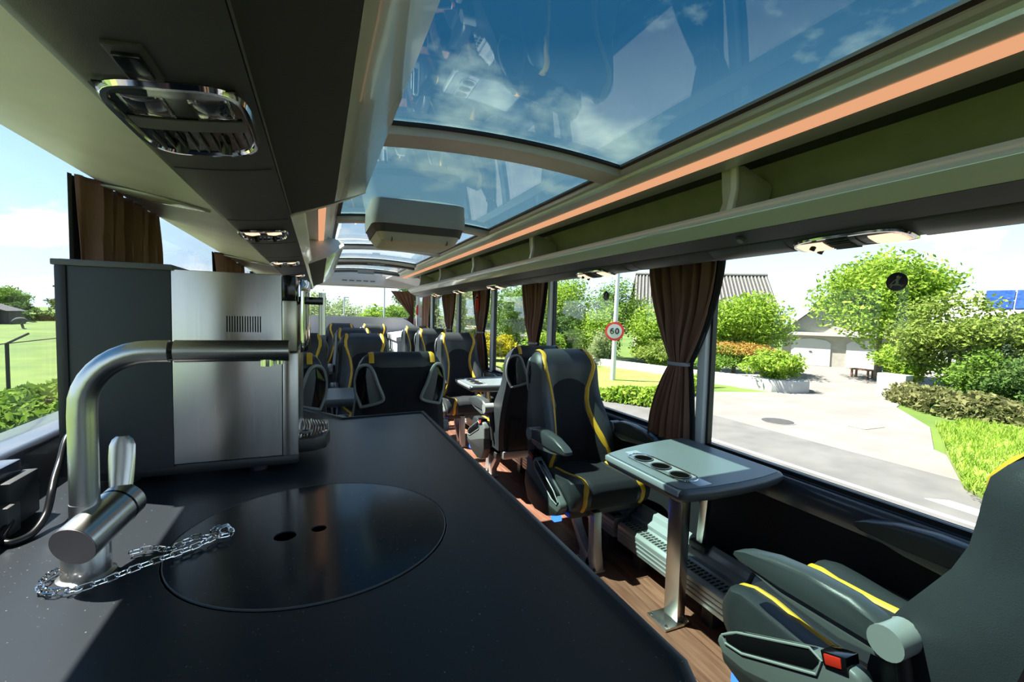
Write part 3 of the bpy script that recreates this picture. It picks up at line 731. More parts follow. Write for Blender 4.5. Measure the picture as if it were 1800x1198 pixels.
        MB().prism([(-0.27, 0.628), (-0.15, 0.600), (0.0, 0.585), (0.09, 0.600), (0.09, 0.625), (-0.1, 0.626)], 'x', q * 0.283 - 0.022, q * 0.283 + 0.022).build('arm_underside', mt['armmid'], a_, bevel=0.006)
        MB().cyl((q * 0.245, 0.10, 0.648), (q * (0.318 if q == s else 0.305), 0.10, 0.648), 0.036, 22).build('arm_pivot', mt['armlight'], a_, smooth=True)
        MB().tube([(q * 0.262, 0.10, 0.64), (q * 0.258, 0.12, 0.52), (q * 0.25, 0.13, 0.42)], 0.016, 10).build('arm_post', mt['psu'], root, smooth=True)
    # --- control panel on the aisle side
    pf = [(0.155, 0.49), (0.13, 0.525), (0.085, 0.535), (0.03, 0.512), (-0.19, 0.405), (-0.255, 0.365), (-0.262, 0.340), (-0.235, 0.305), (-0.12, 0.262), (0.02, 0.245), (0.12, 0.265), (0.165, 0.34)]
    sp_ = MB().prism(pf, 'x', s * 0.252, s * 0.302).build('side_panel', mt['armmid'], root, bevel=0.012, seg=3)
    lo = [(0.16, 0.42), (0.0, 0.375), (-0.16, 0.325), (-0.24, 0.325), (-0.232, 0.298), (-0.12, 0.252), (0.02, 0.235), (0.12, 0.256), (0.168, 0.335)]
    MB().prism(lo, 'x', s * 0.250, s * 0.306).build('lower_shroud', mt['psu'], sp_, bevel=0.008)
    c_ = [(0.045, 0.498), (0.020, 0.510), (-0.19, 0.408), (-0.232, 0.376), (-0.222, 0.362), (-0.17, 0.372), (0.03, 0.468)]
    MB().prism(c_, 'x', s * 0.27, s * 0.3045).build('control_strip', mt['glossblack'], sp_, bevel=0.003)
    ed = [(0.05, 0.505), (0.02, 0.517), (-0.19, 0.414), (-0.240, 0.374), (-0.228, 0.356), (-0.17, 0.364), (0.04, 0.462)]
    MB().tube([(s * 0.303, y, z) for y, z in ed], 0.0035, 6, closed=True).build('control_rim', mt['armlight'], sp_, smooth=True)
    MB().prism([(0.095, 0.545), (0.055, 0.530), (0.062, 0.505), (0.10, 0.520)], 'x', s * 0.262, s * 0.309).build('buckle_button', mt['red'], sp_, bevel=0.004)
    MB().prism([(0.105, 0.552), (0.047, 0.532), (0.058, 0.498), (0.112, 0.515)], 'x', s * 0.258, s * 0.3065).build('buckle_case', mt['glossblack'], sp_, bevel=0.003)
    MB().box(min(s * 0.255, s * 0.30), max(s * 0.255, s * 0.30), -0.205, -0.165, 0.252, 0.278).build('courtesy_light', mt['blueled'], root, bevel=0.003)
    # --- cast pedestal leg
    lx = s * 0.09
    outl = spline([(0, -0.300, 0.30), (0, -0.305, 0.20), (0, -0.315, 0.10), (0, -0.325, 0.0)], 4)
    leg = MB()
    fr = [(-0.262, 0.31, 0.030), (-0.268, 0.22, 0.027), (-0.275, 0.12, 0.030), (-0.278, 0.055, 0.042), (-0.270, 0.004, 0.058)]
    leg.loft([[(lx - 0.024, y - h, z), (lx + 0.024, y - h, z), (lx + 0.024, y + h, z), (lx - 0.024, y + h, z)] for y, z, h in fr])
    rb_ = [(-0.055, 0.31, 0.034), (-0.060, 0.25, 0.026), (-0.092, 0.17, 0.024), (-0.150, 0.105, 0.028), (-0.205, 0.060, 0.042), (-0.215, 0.004, 0.062)]
    leg.loft([[(lx - 0.024, y - h, z), (lx + 0.024, y - h, z), (lx + 0.024, y + h, z), (lx - 0.024, y + h, z)] for y, z, h in rb_])
    leg.box(lx - 0.035, lx + 0.035, -0.33, -0.14, 0.0, 0.014)
    leg.build('leg', mt['alu'], root, bevel=0.006)
    MB().cyl((lx + s * 0.028, -0.315, 0.014), (lx + s * 0.028, -0.315, 0.022), 0.008, 8).build('bolt', mt['psu'], root)
    return root
pr = {-1: seat_proto(-1), 1: seat_proto(1)}
used = {-1: False, 1: False}
def seat(x, y, s, face_us, label, group='coach seats'):
    """s: side of the aisle in the seat's own frame"""
    o = copy_tree(pr[s]) if used[s] else pr[s]
    used[s] = True
    o.location = (x, y, 0); o.rotation_euler = (0, 0, 0 if face_us else math.pi)
    tag(o, label, 'seat', group)
    return o
SX = 1.435
seat(SX, 2.25, -1, True, 'dark leather seat with yellow stripes facing the near right table, back to a brown curtain')
nearseat = seat(SX, 0.645, 1, False, 'near seat at the lower right corner seen from behind, facing the table')
for c in nearseat.children:      # its sliding seat frame is pulled forward
    if c.name.split('.')[0] in ('cushion', 'cushion_panel', 'cushion_stripe', 'side_panel', 'seat_base', 'courtesy_light', 'leg', 'bolt'):
        c.location.y -= 0.085
        if c.name.startswith('cushion'): c.location.z += 0.012
seat(SX - 0.015, 3.19, 1, False, 'right-hand seat seen from behind, back to back with the seat at the near table')
seat(SX - 0.02, 4.62, -1, True, 'seat with yellow stripes facing the second table on the right')
seat(SX - 0.01, 5.85, -1, True, 'right-hand seat just behind the one at the second table')
seat(0.405, 2.78, -1, False, 'aisle seat seen from behind directly beyond the end of the worktop')
seat(-0.20, 2.78, -1, False, 'left window seat seen from behind next to the coffee machine')
seat(0.395, 4.25, 1, True, 'aisle seat facing us across the left table')
seat(-0.16, 4.25, 1, True, 'left window seat facing us, half hidden behind the machine')
seat(0.40, 5.75, 1, True, 'aisle seat in the row behind the left table seat')
seat(0.345, 8.0, -1, True, 'left of the two last-row seats with sunlit tops below the rear window')
seat(0.885, 8.0, 1, True, 'right of the two last-row seats with sunlit tops below the rear window')
seat(1.43, 6.95, -1, True, 'far right seat under the fourth curtain, mostly hidden')
# ================================================================== tables
def table(x0, x1, ya, yb, ya2, yb2, label, tlabel, legs=True, cups=True, mirror=False):
    """aisle edge x0 spans ya..yb, window edge x1 spans ya2..yb2"""
    root = empty('folding_table', ((x0 + x1) / 2, (ya + yb) / 2, 0), label=label, cat='table', group='fold-down coach tables')
    def outline(k, z):
        pts = []
        C = [(x0, ya), (x1, ya2), (x1, yb2), (x0, yb)]
        cxm = sum(p[0] for p in C) / 4; cym = sum(p[1] for p in C) / 4
        for i in range(4):
            a = Vector(C[i - 1]); b = Vector(C[i]); c = Vector(C[(i + 1) % 4])
            d1 = (a - b).normalized(); d2 = (c - b).normalized(); r = 0.035
            for t in range(6):
                t_ = t / 5
                p = (b + d1 * r) * (1 - t_) ** 2 + b * 2 * t_ * (1 - t_) + (b + d2 * r) * t_ ** 2
                pts.append(p)
            # slightly bowed long sides
            if i in (0, 2):
                for t in (0.25, 0.5, 0.75):
                    p = b.lerp(c, t); bow = 0.022 * 4 * t * (1 - t) * (-1 if i == 0 else 1)
                    pts.append(Vector((p.x, p.y + bow)))
        return [(cxm + (p.x - cxm) * (1 - k / abs(x1 - x0) * 2), cym + (p.y - cym) * (1 - k / (yb - ya) * 2), z) for p in pts]
    MB().loft([outline(0.030, 0.668), outline(0.010, 0.678), outline(0.0, 0.698), outline(0.0, 0.712), outline(0.006, 0.722), outline(0.014, 0.7245)]).build('edge', mt['tableedge'], root, smooth=True)
    MB().loft([outline(0.0145, 0.715), outline(0.0145, 0.7262)]).build('top', mt['tabletop'], root)
    if cups:
        sg = 1 if x1 > x0 else -1
        xa, xb = x0 - sg * 0.002, x0 + sg * 0.165
        ym = (ya + yb) / 2
        ins = MB().add([(xa, ya + 0.018, 0.700), (xb, ya + 0.022, 0.722), (xb, yb - 0.022, 0.722), (xa, yb - 0.018, 0.700), (xa, ya + 0.018, 0.7225), (xb, ya + 0.020, 0.7285), (xb, yb - 0.020, 0.7285), (xa, yb - 0.018, 0.7225)],
                       [(0, 3, 2, 1), (4, 5, 6, 7), (0, 1, 5, 4), (1, 2, 6, 5), (2, 3, 7, 6), (3, 0, 4, 7)]).build('cup_strip', mt['silver'], root, bevel=0.003)
        xc = x0 + sg * 0.115
        ov = []
        for i in range(40):
            a = 2 * math.pi * i / 40
            ov.append((xc + 0.052 * math.cos(a), ym + (0.125 if math.sin(a) >= 0 else -0.125) + 0.052 * math.sin(a), 0.7290))
        MB().tube(ov, 0.003, 6, closed=True).build('oval_rim', mt['chrome'], root, smooth=True)
        for k in (-1, 0, 1):
            cy_ = ym + k * 0.108
            ho = MB().lathe([(0.041, 0.7289), (0.042, 0.732), (0.037, 0.732), (0.036, 0.7292)], (xc, cy_, 0), 22).build('cup_holder', mt['psu2'], root, smooth=True)
            MB().lathe([(0.0355, 0.7287), (0.0355, 0.7296)], (xc, cy_, 0), 22).build('cup_well', mt['well'], ho)
    if legs:
        bx, by = 1.455, (ya + yb) / 2 + 0.065 if True else 0
        tx, ty = 1.405, (ya + yb) / 2 + 0.01
        lg = MB()
        def rect(cx, cy, z, a=0.042, b=0.022): return [(cx - b, cy - a, z), (cx + b, cy - a, z), (cx + b, cy + a, z), (cx - b, cy + a, z)]
        lg.loft([rect(bx, by, 0.012), rect(tx, ty, 0.672)])
        lg.build('leg', mt['steel_sat'], root, bevel=0.005)
        bp = MB().box(bx - 0.10, bx + 0.045, by - 0.06, by + 0.06, 0.0, 0.014).build('base_plate', mt['steel_sat'], root, bevel=0.002)
        for dx, dy in ((-0.085, -0.045), (-0.085, 0.045), (0.03, -0.05)):
            MB().lathe([(0.007, 0.014), (0.006, 0.019), (0.001, 0.0195)], (bx + dx, by + dy, 0), 8).build('screw', mt['chrome'], bp)
        st = MB()
        def rect2(cx, cy, z): return [(cx - 0.012, cy - 0.02, z), (cx + 0.012, cy - 0.02, z), (cx + 0.012, cy + 0.02, z), (cx - 0.012, cy + 0.02, z)]
        st.loft([rect2(1.655, by + 0.06, 0.27), rect2(1.53, ty - 0.03, 0.672)])
        st.build('strut', mt['steel_sat'], root, bevel=0.004)
        MB().box(1.63, 1.69, by + 0.01, by + 0.11, 0.255, 0.285).build('strut_clamp', mt['psu'], root, bevel=0.006)
    return root
table(1.17, 1.735, 1.20, 1.68, 1.22, 1.79, 'grey folding table with three cup holders by the large near window', '')
table(1.17, 1.735, 3.62, 4.10, 3.62, 4.14, 'second grey folding table with cup holders, halfway down the right side', '')
tl = table(0.54, -0.56, 3.30, 3.78, 3.30, 3.78, 'wide grey table between the facing seats on the left', '', legs=False, cups=False)
MB().tube([(0.0, 3.54, 0.0), (0.0, 3.54, 0.68)], 0.03, 14).build('leg', mt['steel_sat'], tl, smooth=True)
MB().box(-0.1, 0.1, 3.44, 3.64, 0.0, 0.014).build('base_plate', mt['steel_sat'], tl)
# ================================================================== galley worktop
ZC = 0.93
cab = empty('galley_cabinet', (-0.1, 1.0, 0), label='dark galley cabinet below the worktop', cat='cabinet')
MB().prism([(-0.57, 0.40), (0.33, 0.40), (0.33, 1.77), (0.08, 1.75), (-0.10, 2.05), (-0.57, 2.05)], 'z', 0.0, ZC - 0.04).build('body', mt['psu'], cab)
for k in range(3):
    d_ = MB().box(0.33, 0.345, 0.42 + k * 0.45, 0.84 + k * 0.45, 0.08, 0.86).build('door', mt['psu2'], cab, bevel=0.003)
    MB().box(0.345, 0.36, 0.62 + k * 0.45, 0.74 + k * 0.45, 0.80, 0.815).build('handle', mt['steel_sat'], d_)
wt = empty('worktop', (0, 1, ZC), label='long speckled black stone worktop with raised edge', cat='worktop')
out_ = [(-0.575, -0.2), (0.30, -0.2), (0.352, 0.30), (0.392, 0.385), (0.388, 1.812), (0.085, 1.785), (-0.10, 2.08), (-0.575, 2.08)]
# slab with the round sink opening
def slab():
    bm = bmesh.new(); n = 64
    cir = [(0.0 + 0.232 * math.cos(2 * math.pi * i / n), 0.88 + 0.232 * math.sin(2 * math.pi * i / n)) for i in range(n)]
    vo = [bm.verts.new((x, y, ZC)) for x, y in out_]; vc = [bm.verts.new((x, y, ZC)) for x, y in cir]
    es = [bm.edges.new((vo[i], vo[(i + 1) % len(vo)])) for i in range(len(vo))] + [bm.edges.new((vc[i], vc[(i + 1) % n])) for i in range(n)]
    bmesh.ops.triangle_fill(bm, edges=es, use_beauty=True)
    # drop anything filled inside the hole
    for f in [f for f in bm.faces if (f.calc_center_median() - Vector((0, 0.88, ZC))).length < 0.20 and all(((v.co - Vector((0, 0.88, ZC))).length < 0.2325) for v in f.verts)]:
        bm.faces.remove(f)
    r = bmesh.ops.extrude_face_region(bm, geom=bm.faces[:])
    for v in [g for g in r['geom'] if isinstance(g, bmesh.types.BMVert)]: v.co.z -= 0.04
    bmesh.ops.recalc_face_normals(bm, faces=bm.faces)
    m = MB(); m.v = [tuple(v.co) for v in bm.verts]; bm.verts.index_update(); m.f = [tuple(v.index for v in f.verts) for f in bm.faces]
    bm.free(); return m
slab().build('slab', mt['counter'], wt)
# raised bead along the aisle and far edges
bead = [(0.30, -0.2), (0.352, 0.30), (0.392, 0.385), (0.388, 1.812), (0.085, 1.785), (-0.10, 2.08)]
def off_poly(P, d):
    res = []
    for i, p in enumerate(P):
        a = Vector(P[max(i - 1, 0)]); b = Vector(P[i]); c = Vector(P[min(i + 1, len(P) - 1)])
        d1 = (b - a) if (b - a).length > 0 else (c - b); d2 = (c - b) if (c - b).length > 0 else (b - a)
        t = (d1.normalized() + d2.normalized()).normalized(); nn = Vector((-t.y, t.x))
        res.append(b + nn * d)
    return res
rings = []
pin, pmid, pout = off_poly(bead, 0.020), off_poly(bead, 0.010), off_poly(bead, -0.003)
for i in range(len(bead)):
    rings.append([(pin[i].x, pin[i].y, ZC), (pmid[i].x, pmid[i].y, ZC + 0.006), (pout[i].x, pout[i].y, ZC + 0.005), (pout[i].x, pout[i].y, ZC - 0.044), (pin[i].x, pin[i].y, ZC - 0.044)])
MB().loft(rings).build('edge_bead', mt['counter'], wt, bevel=0.002)
# sink bowl below and its cover
sk = empty('sink', (0, 0.88, 0.80), label='steel sink bowl let into the worktop under a round cover', cat='sink')
MB().lathe([(0.2315, ZC - 0.001), (0.2315, 0.915), (0.21, 0.80), (0.03, 0.79), (0.03, 0.785), (0.215, 0.795), (0.2319, 0.91), (0.2319, ZC - 0.001)], (0, 0.88, 0), 48).build('bowl', mt['steel_sat'], sk, smooth=True)
cv = empty('sink_cover', (0, 0.88, ZC), label='round speckled black sink cover with two finger holes', cat='sink cover')
def cover():
    bm = bmesh.new(); n = 72
    loops = [((0.0, 0.88), 0.2285, n), ((-0.055, 0.872), 0.0185, 20), ((0.0, 0.882), 0.013, 18)]
    es = []
    for (c, r, k) in loops:
        vs = [bm.verts.new((c[0] + r * math.cos(2 * math.pi * i / k), c[1] + r * math.sin(2 * math.pi * i / k), ZC + 0.0015)) for i in range(k)]
        es += [bm.edges.new((vs[i], vs[(i + 1) % k])) for i in range(k)]
    bmesh.ops.triangle_fill(bm, edges=es, use_beauty=True)
    for (c, r, k) in loops[1:]:
        for f in [f for f in bm.faces if all((Vector((v.co.x, v.co.y)) - Vector(c)).length < r * 1.02 for v in f.verts)]: bm.faces.remove(f)
    r_ = bmesh.ops.extrude_face_region(bm, geom=bm.faces[:])
    for v in [g for g in r_['geom'] if isinstance(g, bmesh.types.BMVert)]: v.co.z -= 0.022
    bm.verts.index_update(); m = MB(); m.v = [tuple(v.co) for v in bm.verts]; m.f = [tuple(v.index for v in f.verts) for f in bm.faces]
    bm.free(); return m
cover().build('disc', mt['cover'], cv)
MB().lathe([(0.2287, ZC - 0.01), (0.2287, ZC + 0.0015), (0.2276, ZC + 0.0022), (0.2270, ZC + 0.0015), (0.2270, ZC - 0.01)], (0, 0.88, 0), 72).build('rim', mt['psu2'], cv)
# ================================================================== tap
fa = empty('tap', (-0.315, 0.84, ZC), label='brushed steel mixer tap with long angular spout', cat='tap')
FX, FY = -0.315, 0.84
MB().lathe([(0.034, ZC), (0.034, ZC + 0.005), (0.029, ZC + 0.007), (0.028, ZC + 0.058), (0.020, ZC + 0.075)], (FX, FY, 0), 32).build('base', mt['steel_sat'], fa, smooth=True)
# slanted valve body pointing up and away from the camera
p0, p1 = Vector((-0.311, 0.792, 0.998)), Vector((-0.282, 0.888, 1.024))
bd = MB().cyl(p0, p1, 0.0295, 32).build('valve_body', mt['steel_sat'], fa, smooth=True)
dv = (p1 - p0).normalized()
MB().cyl(p0 - dv * 0.0015, p0 + dv * 0.001, 0.0290, 32).build('end_disc', pmat('disc_steel', (0.30, 0.27, 0.27), 0.42, metal=1.0), bd, smooth=True)
MB().cyl(p1 - dv * 0.022, p1 - dv * 0.019, 0.0299, 32).build('seam_ring', mt['glossblack'], bd, smooth=True)
# lever blade
lv = MB()
for z_, w_, t_ in ((0.105, 0.016, 0.006), (0.125, 0.0165, 0.005), (0.150, 0.017, 0.004), (0.168, 0.0165, 0.004), (0.178, 0.013, 0.004), (0.183, 0.006, 0.003)):
    pass
rings = []
for z_, w_, t_ in ((0.100, 0.015, 0.008), (0.122, 0.0165, 0.006), (0.150, 0.0172, 0.0045), (0.168, 0.0168, 0.004), (0.177, 0.0135, 0.004), (0.182, 0.008, 0.0035)):
    c0 = Vector((-0.286, 0.880 + (z_ - 0.1) * 0.15, ZC + z_ + 0.012))
    rings.append([(c0.x + w_ * math.cos(a), c0.y + t_ * math.sin(a), c0.z) for a in [2 * math.pi * i / 14 for i in range(14)]])
lv.loft(rings).build('lever', mt['steel_sat'], fa, smooth=True)
# riser, bend and spout
ZP = 1.262
path = [(FX, FY, ZC + 0.07)] + [(FX, FY, z_) for z_ in (1.05, 1.12, 1.17)]
for i in range(1, 10):
    a = R_(90 * i / 9)
    path.append((FX + 0.082 * (1 - math.cos(a)), FY, 1.180 + 0.082 * math.sin(a)))
path += [(-0.21, FY, ZP)]
MB().tube(path, 0.0172, 24).build('riser', mt['steel_sat'], fa, smooth=True)
MB().cyl((FX, FY, ZC + 0.062), (FX, FY, ZC + 0.112), 0.0180, 28).build('collar', mt['steel_sat'], fa, smooth=True)
MB().cyl((-0.2085, FY, ZP), (-0.2005, FY, ZP), 0.0150, 24).build('swivel_gap', mt['glossblack'], fa, smooth=True)
so = MB().cyl((-0.203, FY, ZP), (-0.046, FY, ZP), 0.0172, 28).build('spout', mt['steel_sat'], fa, smooth=True)
MB().cyl((-0.078, FY, ZP - 0.014), (-0.078, FY, ZP - 0.025), 0.0105, 18).cyl((-0.060, FY, ZP - 0.014), (-0.060, FY, ZP - 0.022), 0.006, 12).build('aerator', mt['chrome'], so, smooth=True)
# ================================================================== plug chain
ch = empty('chain', (-0.30, 0.83, ZC), label='small chrome chain looped round the tap foot and over the sink cover', cat='chain')
cpts = spline([(-0.345, 0.872, 0.938), (-0.361, 0.842, 0.938), (-0.350, 0.803, 0.938), (-0.315, 0.790, 0.938), (-0.285, 0.800, 0.938), (-0.250, 0.828, 0.938), (-0.215, 0.848, 0.939), (-0.185, 0.868, 0.940), (-0.160, 0.895, 0.940), (-0.150, 0.905, 0.946)], 24)
cpts2 = spline([(-0.282, 0.880, 0.938), (-0.250, 0.886, 0.938), (-0.222, 0.872, 0.939), (-0.195, 0.888, 0.944), (-0.165, 0.885, 0.944), (-0.140, 0.890, 0.941), (-0.150, 0.920, 0.944), (-0.168, 0.905, 0.947)], 24)
link = None
def lay_chain(pts):
    global link
    acc = 0.0; last = None; k = 0
    for a, b in zip(pts, pts[1:]):
        acc += (b - a).length
        if acc >= 0.0125:
            acc = 0.0
            t = (b - a).normalized()
            if link is None:
                L = []
                for i in range(20):
                    an = 2 * math.pi * i / 20
                    L.append((0.0045 * math.copysign(1, math.cos(an)) + 0.0042 * math.cos(an), 0.0042 * math.sin(an), 0))
                link = MB().tube(L, 0.0012, 6, closed=True).build('link', mt['chrome'], ch, smooth=True)
                o = link
            else:
                o = bpy.data.objects.new('link', link.data); col.objects.link(o); o.parent = ch
            o.matrix_parent_inverse = Matrix.Translation(-Vector(ch.location))
            o.location = b
            o.rotation_euler = (R_(78 if k % 2 else 14), 0, math.atan2(t.y, t.x))
            k += 1
lay_chain(cpts); lay_chain(cpts2)
# ================================================================== coffee machine
cm = empty('coffee_machine', (-0.28, 1.38, ZC), label='tall brushed steel coffee machine with anthracite side panel on the worktop', cat='coffee machine')
ya, yb = 1.22, 1.60
MB().box(-0.475, -0.047, ya + 0.01, yb, ZC + 0.018, 0.972).build('base', mt['dkbase'], cm, bevel=0.006)
for x_, y_ in ((-0.40, ya + 0.06), (-0.14, ya + 0.06), (-0.40, yb - 0.06), (-0.14, yb - 0.06)):
    MB().cyl((x_, y_, ZC), (x_, y_, ZC + 0.02), 0.02, 16).build('foot', mt['dkbase'], cm)
MB().box(-0.478, -0.30, ya, yb, 0.968, 1.412).build('side_panel', mt['dkpanel'], cm, bevel=0.004)
MB().box(-0.496, -0.476, ya - 0.004, yb, 0.968, 1.412).build('rear_post', mt['dkbase'], cm, bevel=0.006)
MB().box(-0.30, -0.082, ya, yb, 0.975, 1.412).build('steel_panel', mt['steel'], cm, bevel=0.002)
MB().box(-0.50, -0.296, ya - 0.006, yb + 0.005, 1.409, 1.422).build('top_trim', mt['psu2'], cm, bevel=0.003)
for k in range(14):
    MB().box(-0.196 + k * 0.0052, -0.1935 + k * 0.0052, ya - 0.0015, ya + 0.002, 1.275, 1.312).build('vent_slot', mt['glossblack'], cm)
for k in range(9):
    MB().box(-0.146 + k * 0.0052, -0.1435 + k * 0.0052, ya - 0.0015, ya + 0.002, 1.232, 1.242).build('vent_slot', mt['glossblack'], cm)
MB().box(-0.0815, -0.046, ya + 0.001, yb - 0.01, 0.972, 1.225).build('front_pillar', mt['steel'], cm, bevel=0.004)
MB().box(-0.0815, -0.050, ya - 0.002, yb - 0.01, 1.228, 1.352).build('front_cover', pmat('champagne_steel', (0.60, 0.54, 0.42), 0.3, metal=1.0), cm, bevel=0.004)
MB().box(-0.0815, -0.052, ya + 0.0, yb - 0.01, 1.352, 1.412).build('front_head', mt['glossblack'], cm, bevel=0.004)
def bulge(u, v):
    return (-0.050 + 0.028 * math.sin(math.pi * (0.08 + 0.84 * u)) ** 0.7, lerp(ya + 0.03, yb - 0.05, u), lerp(1.23, 1.405, v) - 0.006 * (1 - v))
MB().grid(bulge, 12, 6).build('chrome_front', mt['chrome'], cm, smooth=True, solid=0.004)
MB().box(-0.05, 0.010, ya + 0.12, ya + 0.18, 1.345, 1.365).build('handle_mount', mt['glossblack'], cm, bevel=0.002)
MB().cyl((0.008, ya + 0.15, 1.262), (0.008, ya + 0.15, 1.378), 0.009, 16).build('grip_bar', mt['steel_sat'], cm, smooth=True)
# drip tray
tr = MB().prism([(-0.05, ya + 0.03), (-0.012, ya + 0.035), (0.018, ya + 0.06), (0.028, ya + 0.12), (0.026, ya + 0.24), (-0.05, ya + 0.27)], 'z', 0.968, 1.003).build('drip_tray', mt['dkbase'], cm, bevel=0.005)
for k in range(9):
    xk = -0.043 + k * 0.0072
    pts = [(xk, ya + 0.040 + 0.0006 * k * k, 1.0065), (xk + 0.004, ya + 0.10, 1.0075), (xk + 0.005, ya + 0.17, 1.0075), (xk, ya + 0.245 - 0.0006 * k * k, 1.0065)]
    MB().tube(spline(pts, 4), 0.0027, 6).build('grid_bar', mt['chrome'], tr, smooth=True)
MB().lathe([(0.019, 1.008), (0.019, 1.011), (0.010, 1.012), (0.008, 1.009)], (-0.035, ya + 0.085, 0), 24).build('cup_rest', mt['armmid'], tr, smooth=True)
# ================================================================== sockets and cable beside the ledge
for k, (a, b, z0, z1, xo, lb) in enumerate([(0.90, 1.135, 0.950, 1.038, -0.500, 'dark socket box with a plug on the galley ledge beside the tap')]):
    s_ = empty('socket_box', (-0.55, (a + b) / 2, z0), label=lb, cat='socket')
    MB().box(-0.578, xo - 0.016, a, b, z0, z1).build('housing', mt['sill'], s_, bevel=0.004)
    MB().box(xo - 0.016, xo + 0.006, b - 0.085, b + 0.004, z0 - 0.016, z1 - 0.022).build('cover', mt['dkpanel'], s_, bevel=0.003)
    MB().box(xo - 0.016, xo + 0.016, b - 0.115, b - 0.078, z0 - 0.018, z1 - 0.055).build('plug', mt['psu2'], s_, bevel=0.003)
MB().tube(spline([(-0.488, 1.035, 0.955), (-0.484, 1.00, 0.942), (-0.466, 0.985, 0.937), (-0.450, 1.01, 0.938), (-0.448, 1.05, 0.955), (-0.452, 1.08, 0.985), (-0.460, 1.11, 1.0), (-0.468, 1.15, 1.02), (-0.474, 1.20, 1.06), (-0.47, 1.26, 1.07)], 8), 0.006, 10).build('power_cable', mt['cable'], smooth=True, label='glossy black cable curving from the socket behind the tap', cat='cable')
# ================================================================== curtains
def curtain(xp, sgn, ya_, yb_, yt, label, zt=1.655, ztie=1.10, zb=0.69, wt_=0.055, yb0=None, yb1=None, folds=7, tie=True, seedk=1.0):
    """xp: plane; sgn: room side direction (-1 right wall: folds bulge to -x)"""
    root = empty('curtain', (xp, (ya_ + yb_) / 2, zb), label=label, cat='curtain', group='brown curtains')
    yb0 = ya_ + 0.05 if yb0 is None else yb0; yb1 = yb_ - 0.08 if yb1 is None else yb1
    def edges(z):
        if not tie:
            t = (zt - z) / (zt - zb); return lerp(ya_, yb0, t), lerp(yb_, yb1, t), 1.0
        if z > ztie:
            t = (zt - z) / (zt - ztie); k = t ** 1.5
            return lerp(ya_, yt - wt_, k ** 1.2), lerp(yb_, yt + wt_, k), 1 - 0.55 * k
        t = (ztie - z) / (ztie - zb); k = 1 - (1 - t) ** 1.8
        return lerp(yt - wt_, yb0, k), lerp(yt + wt_, yb1, k), 0.45 + 0.4 * k
    def fn(u, v):
        z = lerp(zt, zb, v); a, b, amp = edges(z)
        y = lerp(a, b, u)
        ph = u * folds * 2 * math.pi + 1.3 * math.sin(3.1 * u + seedk) + 0.5 * math.sin(v * 4 + seedk)
        d = 0.018 * amp * (math.sin(ph) + 0.45 * math.sin(2.3 * ph + seedk * 2 + v * 2))
        puff = 0.02 * math.exp(-((z - ztie - 0.12) / 0.12) ** 2) if tie else 0
        return (xp + sgn * (0.028 + d + puff * math.sin(math.pi * u)), y + 0.006 * math.sin(ph * 1.7 + v * 5), z)
    MB().grid(fn, 90, 46).build('cloth', mt['curtain'], root, smooth=True, solid=0.002)
    def fl(u, v):
        z = lerp(zt, zb, v); a, b, amp = edges(z)
        return (xp + sgn * (0.001 + 0.004 * math.sin(u * 20)), lerp(a - 0.012, a + 0.10 * (b - a) + 0.035, u), z)
    MB().grid(fl, 10, 30).build('lining', mt['lining'], root, smooth=True, solid=0.0015)
    if tie:
        L = [(xp + sgn * (0.030 + 0.042 * math.cos(a)), yt + (wt_ + 0.010) * math.sin(a), ztie) for a in [2 * math.pi * i / 24 for i in range(24)]]
        rg = [[(x, y, z - 0.009) for x, y, z in L], [(x, y, z + 0.009) for x, y, z in L]]
        MB().loft(rg, caps=False).build('tie_band', mt['tie'], root, smooth=True, solid=0.002)
    return root
XC = 1.755
curtain(XC, -1, 1.60, 2.10, 1.835, 'large brown curtain gathered by a grey band behind the near table', yb0=1.74, yb1=2.06, ztie=1.10, wt_=0.06, seedk=0.4)
curtain(XC, -1, 3.40, 3.86, 3.60, 'brown curtain gathered behind the back-to-back seats on the right', yb0=3.46, yb1=3.74, wt_=0.055, seedk=1.7, ztie=1.09)
curtain(XC, -1, 4.78, 5.32, 5.02, 'third brown curtain on the right with a red hammer in front of it', yb0=4.80, yb1=5.45, wt_=0.065, seedk=2.6, ztie=1.12)
curtain(XC, -1, 6.17, 6.85, 6.42, 'fourth brown curtain on the right', yb0=6.2, yb1=6.75, wt_=0.08, seedk=3.3, ztie=1.10)
curtain(XC, -1, 7.74, 8.20, 7.96, 'narrow fifth brown curtain near the rear right corner', yb0=7.76, yb1=8.15, tie=False, seedk=4.0, folds=5, zb=1.0)
curtain(XL + 0.045, 1, 1.50, 2.04, 1.75, 'dark brown curtain at the left window above the coffee machine', yb0=1.50, yb1=2.02, tie=False, seedk=5.1, folds=7, zb=1.035)
curtain(XL + 0.045, 1, 3.15, 4.1, 3.75, 'second brown curtain on the left side', yb0=3.3, yb1=4.0, tie=False, seedk=6.0, zb=0.72)
curtain(XL + 0.045, 1, 5.1, 5.9, 5.5, 'third brown curtain on the left side, far back', yb0=5.2, yb1=5.8, tie=False, seedk=7.0, zb=0.72)
# rear window curtain, hanging across the rear right corner
rcw = empty('curtain', (1.6, 9.1, 1.0), label='rear window curtain tied back at the right corner', cat='curtain', group='brown curtains')
def rcf(u, v):
    z = lerp(1.74, 0.98, v)
    k = v / 0.62 if v < 0.62 else 1.0
    a = lerp(1.28, 1.66, k) if v < 0.62 else lerp(1.66, 1.42, (v - 0.62) / 0.38)
    b = lerp(1.74, 1.73, k)
    return (lerp(a, b, u), 9.10 + 0.02 * math.sin(u * 30 + v * 2), z)
MB().grid(rcf, 50, 24).build('cloth', mt['curtain'], rcw, smooth=True, solid=0.002)
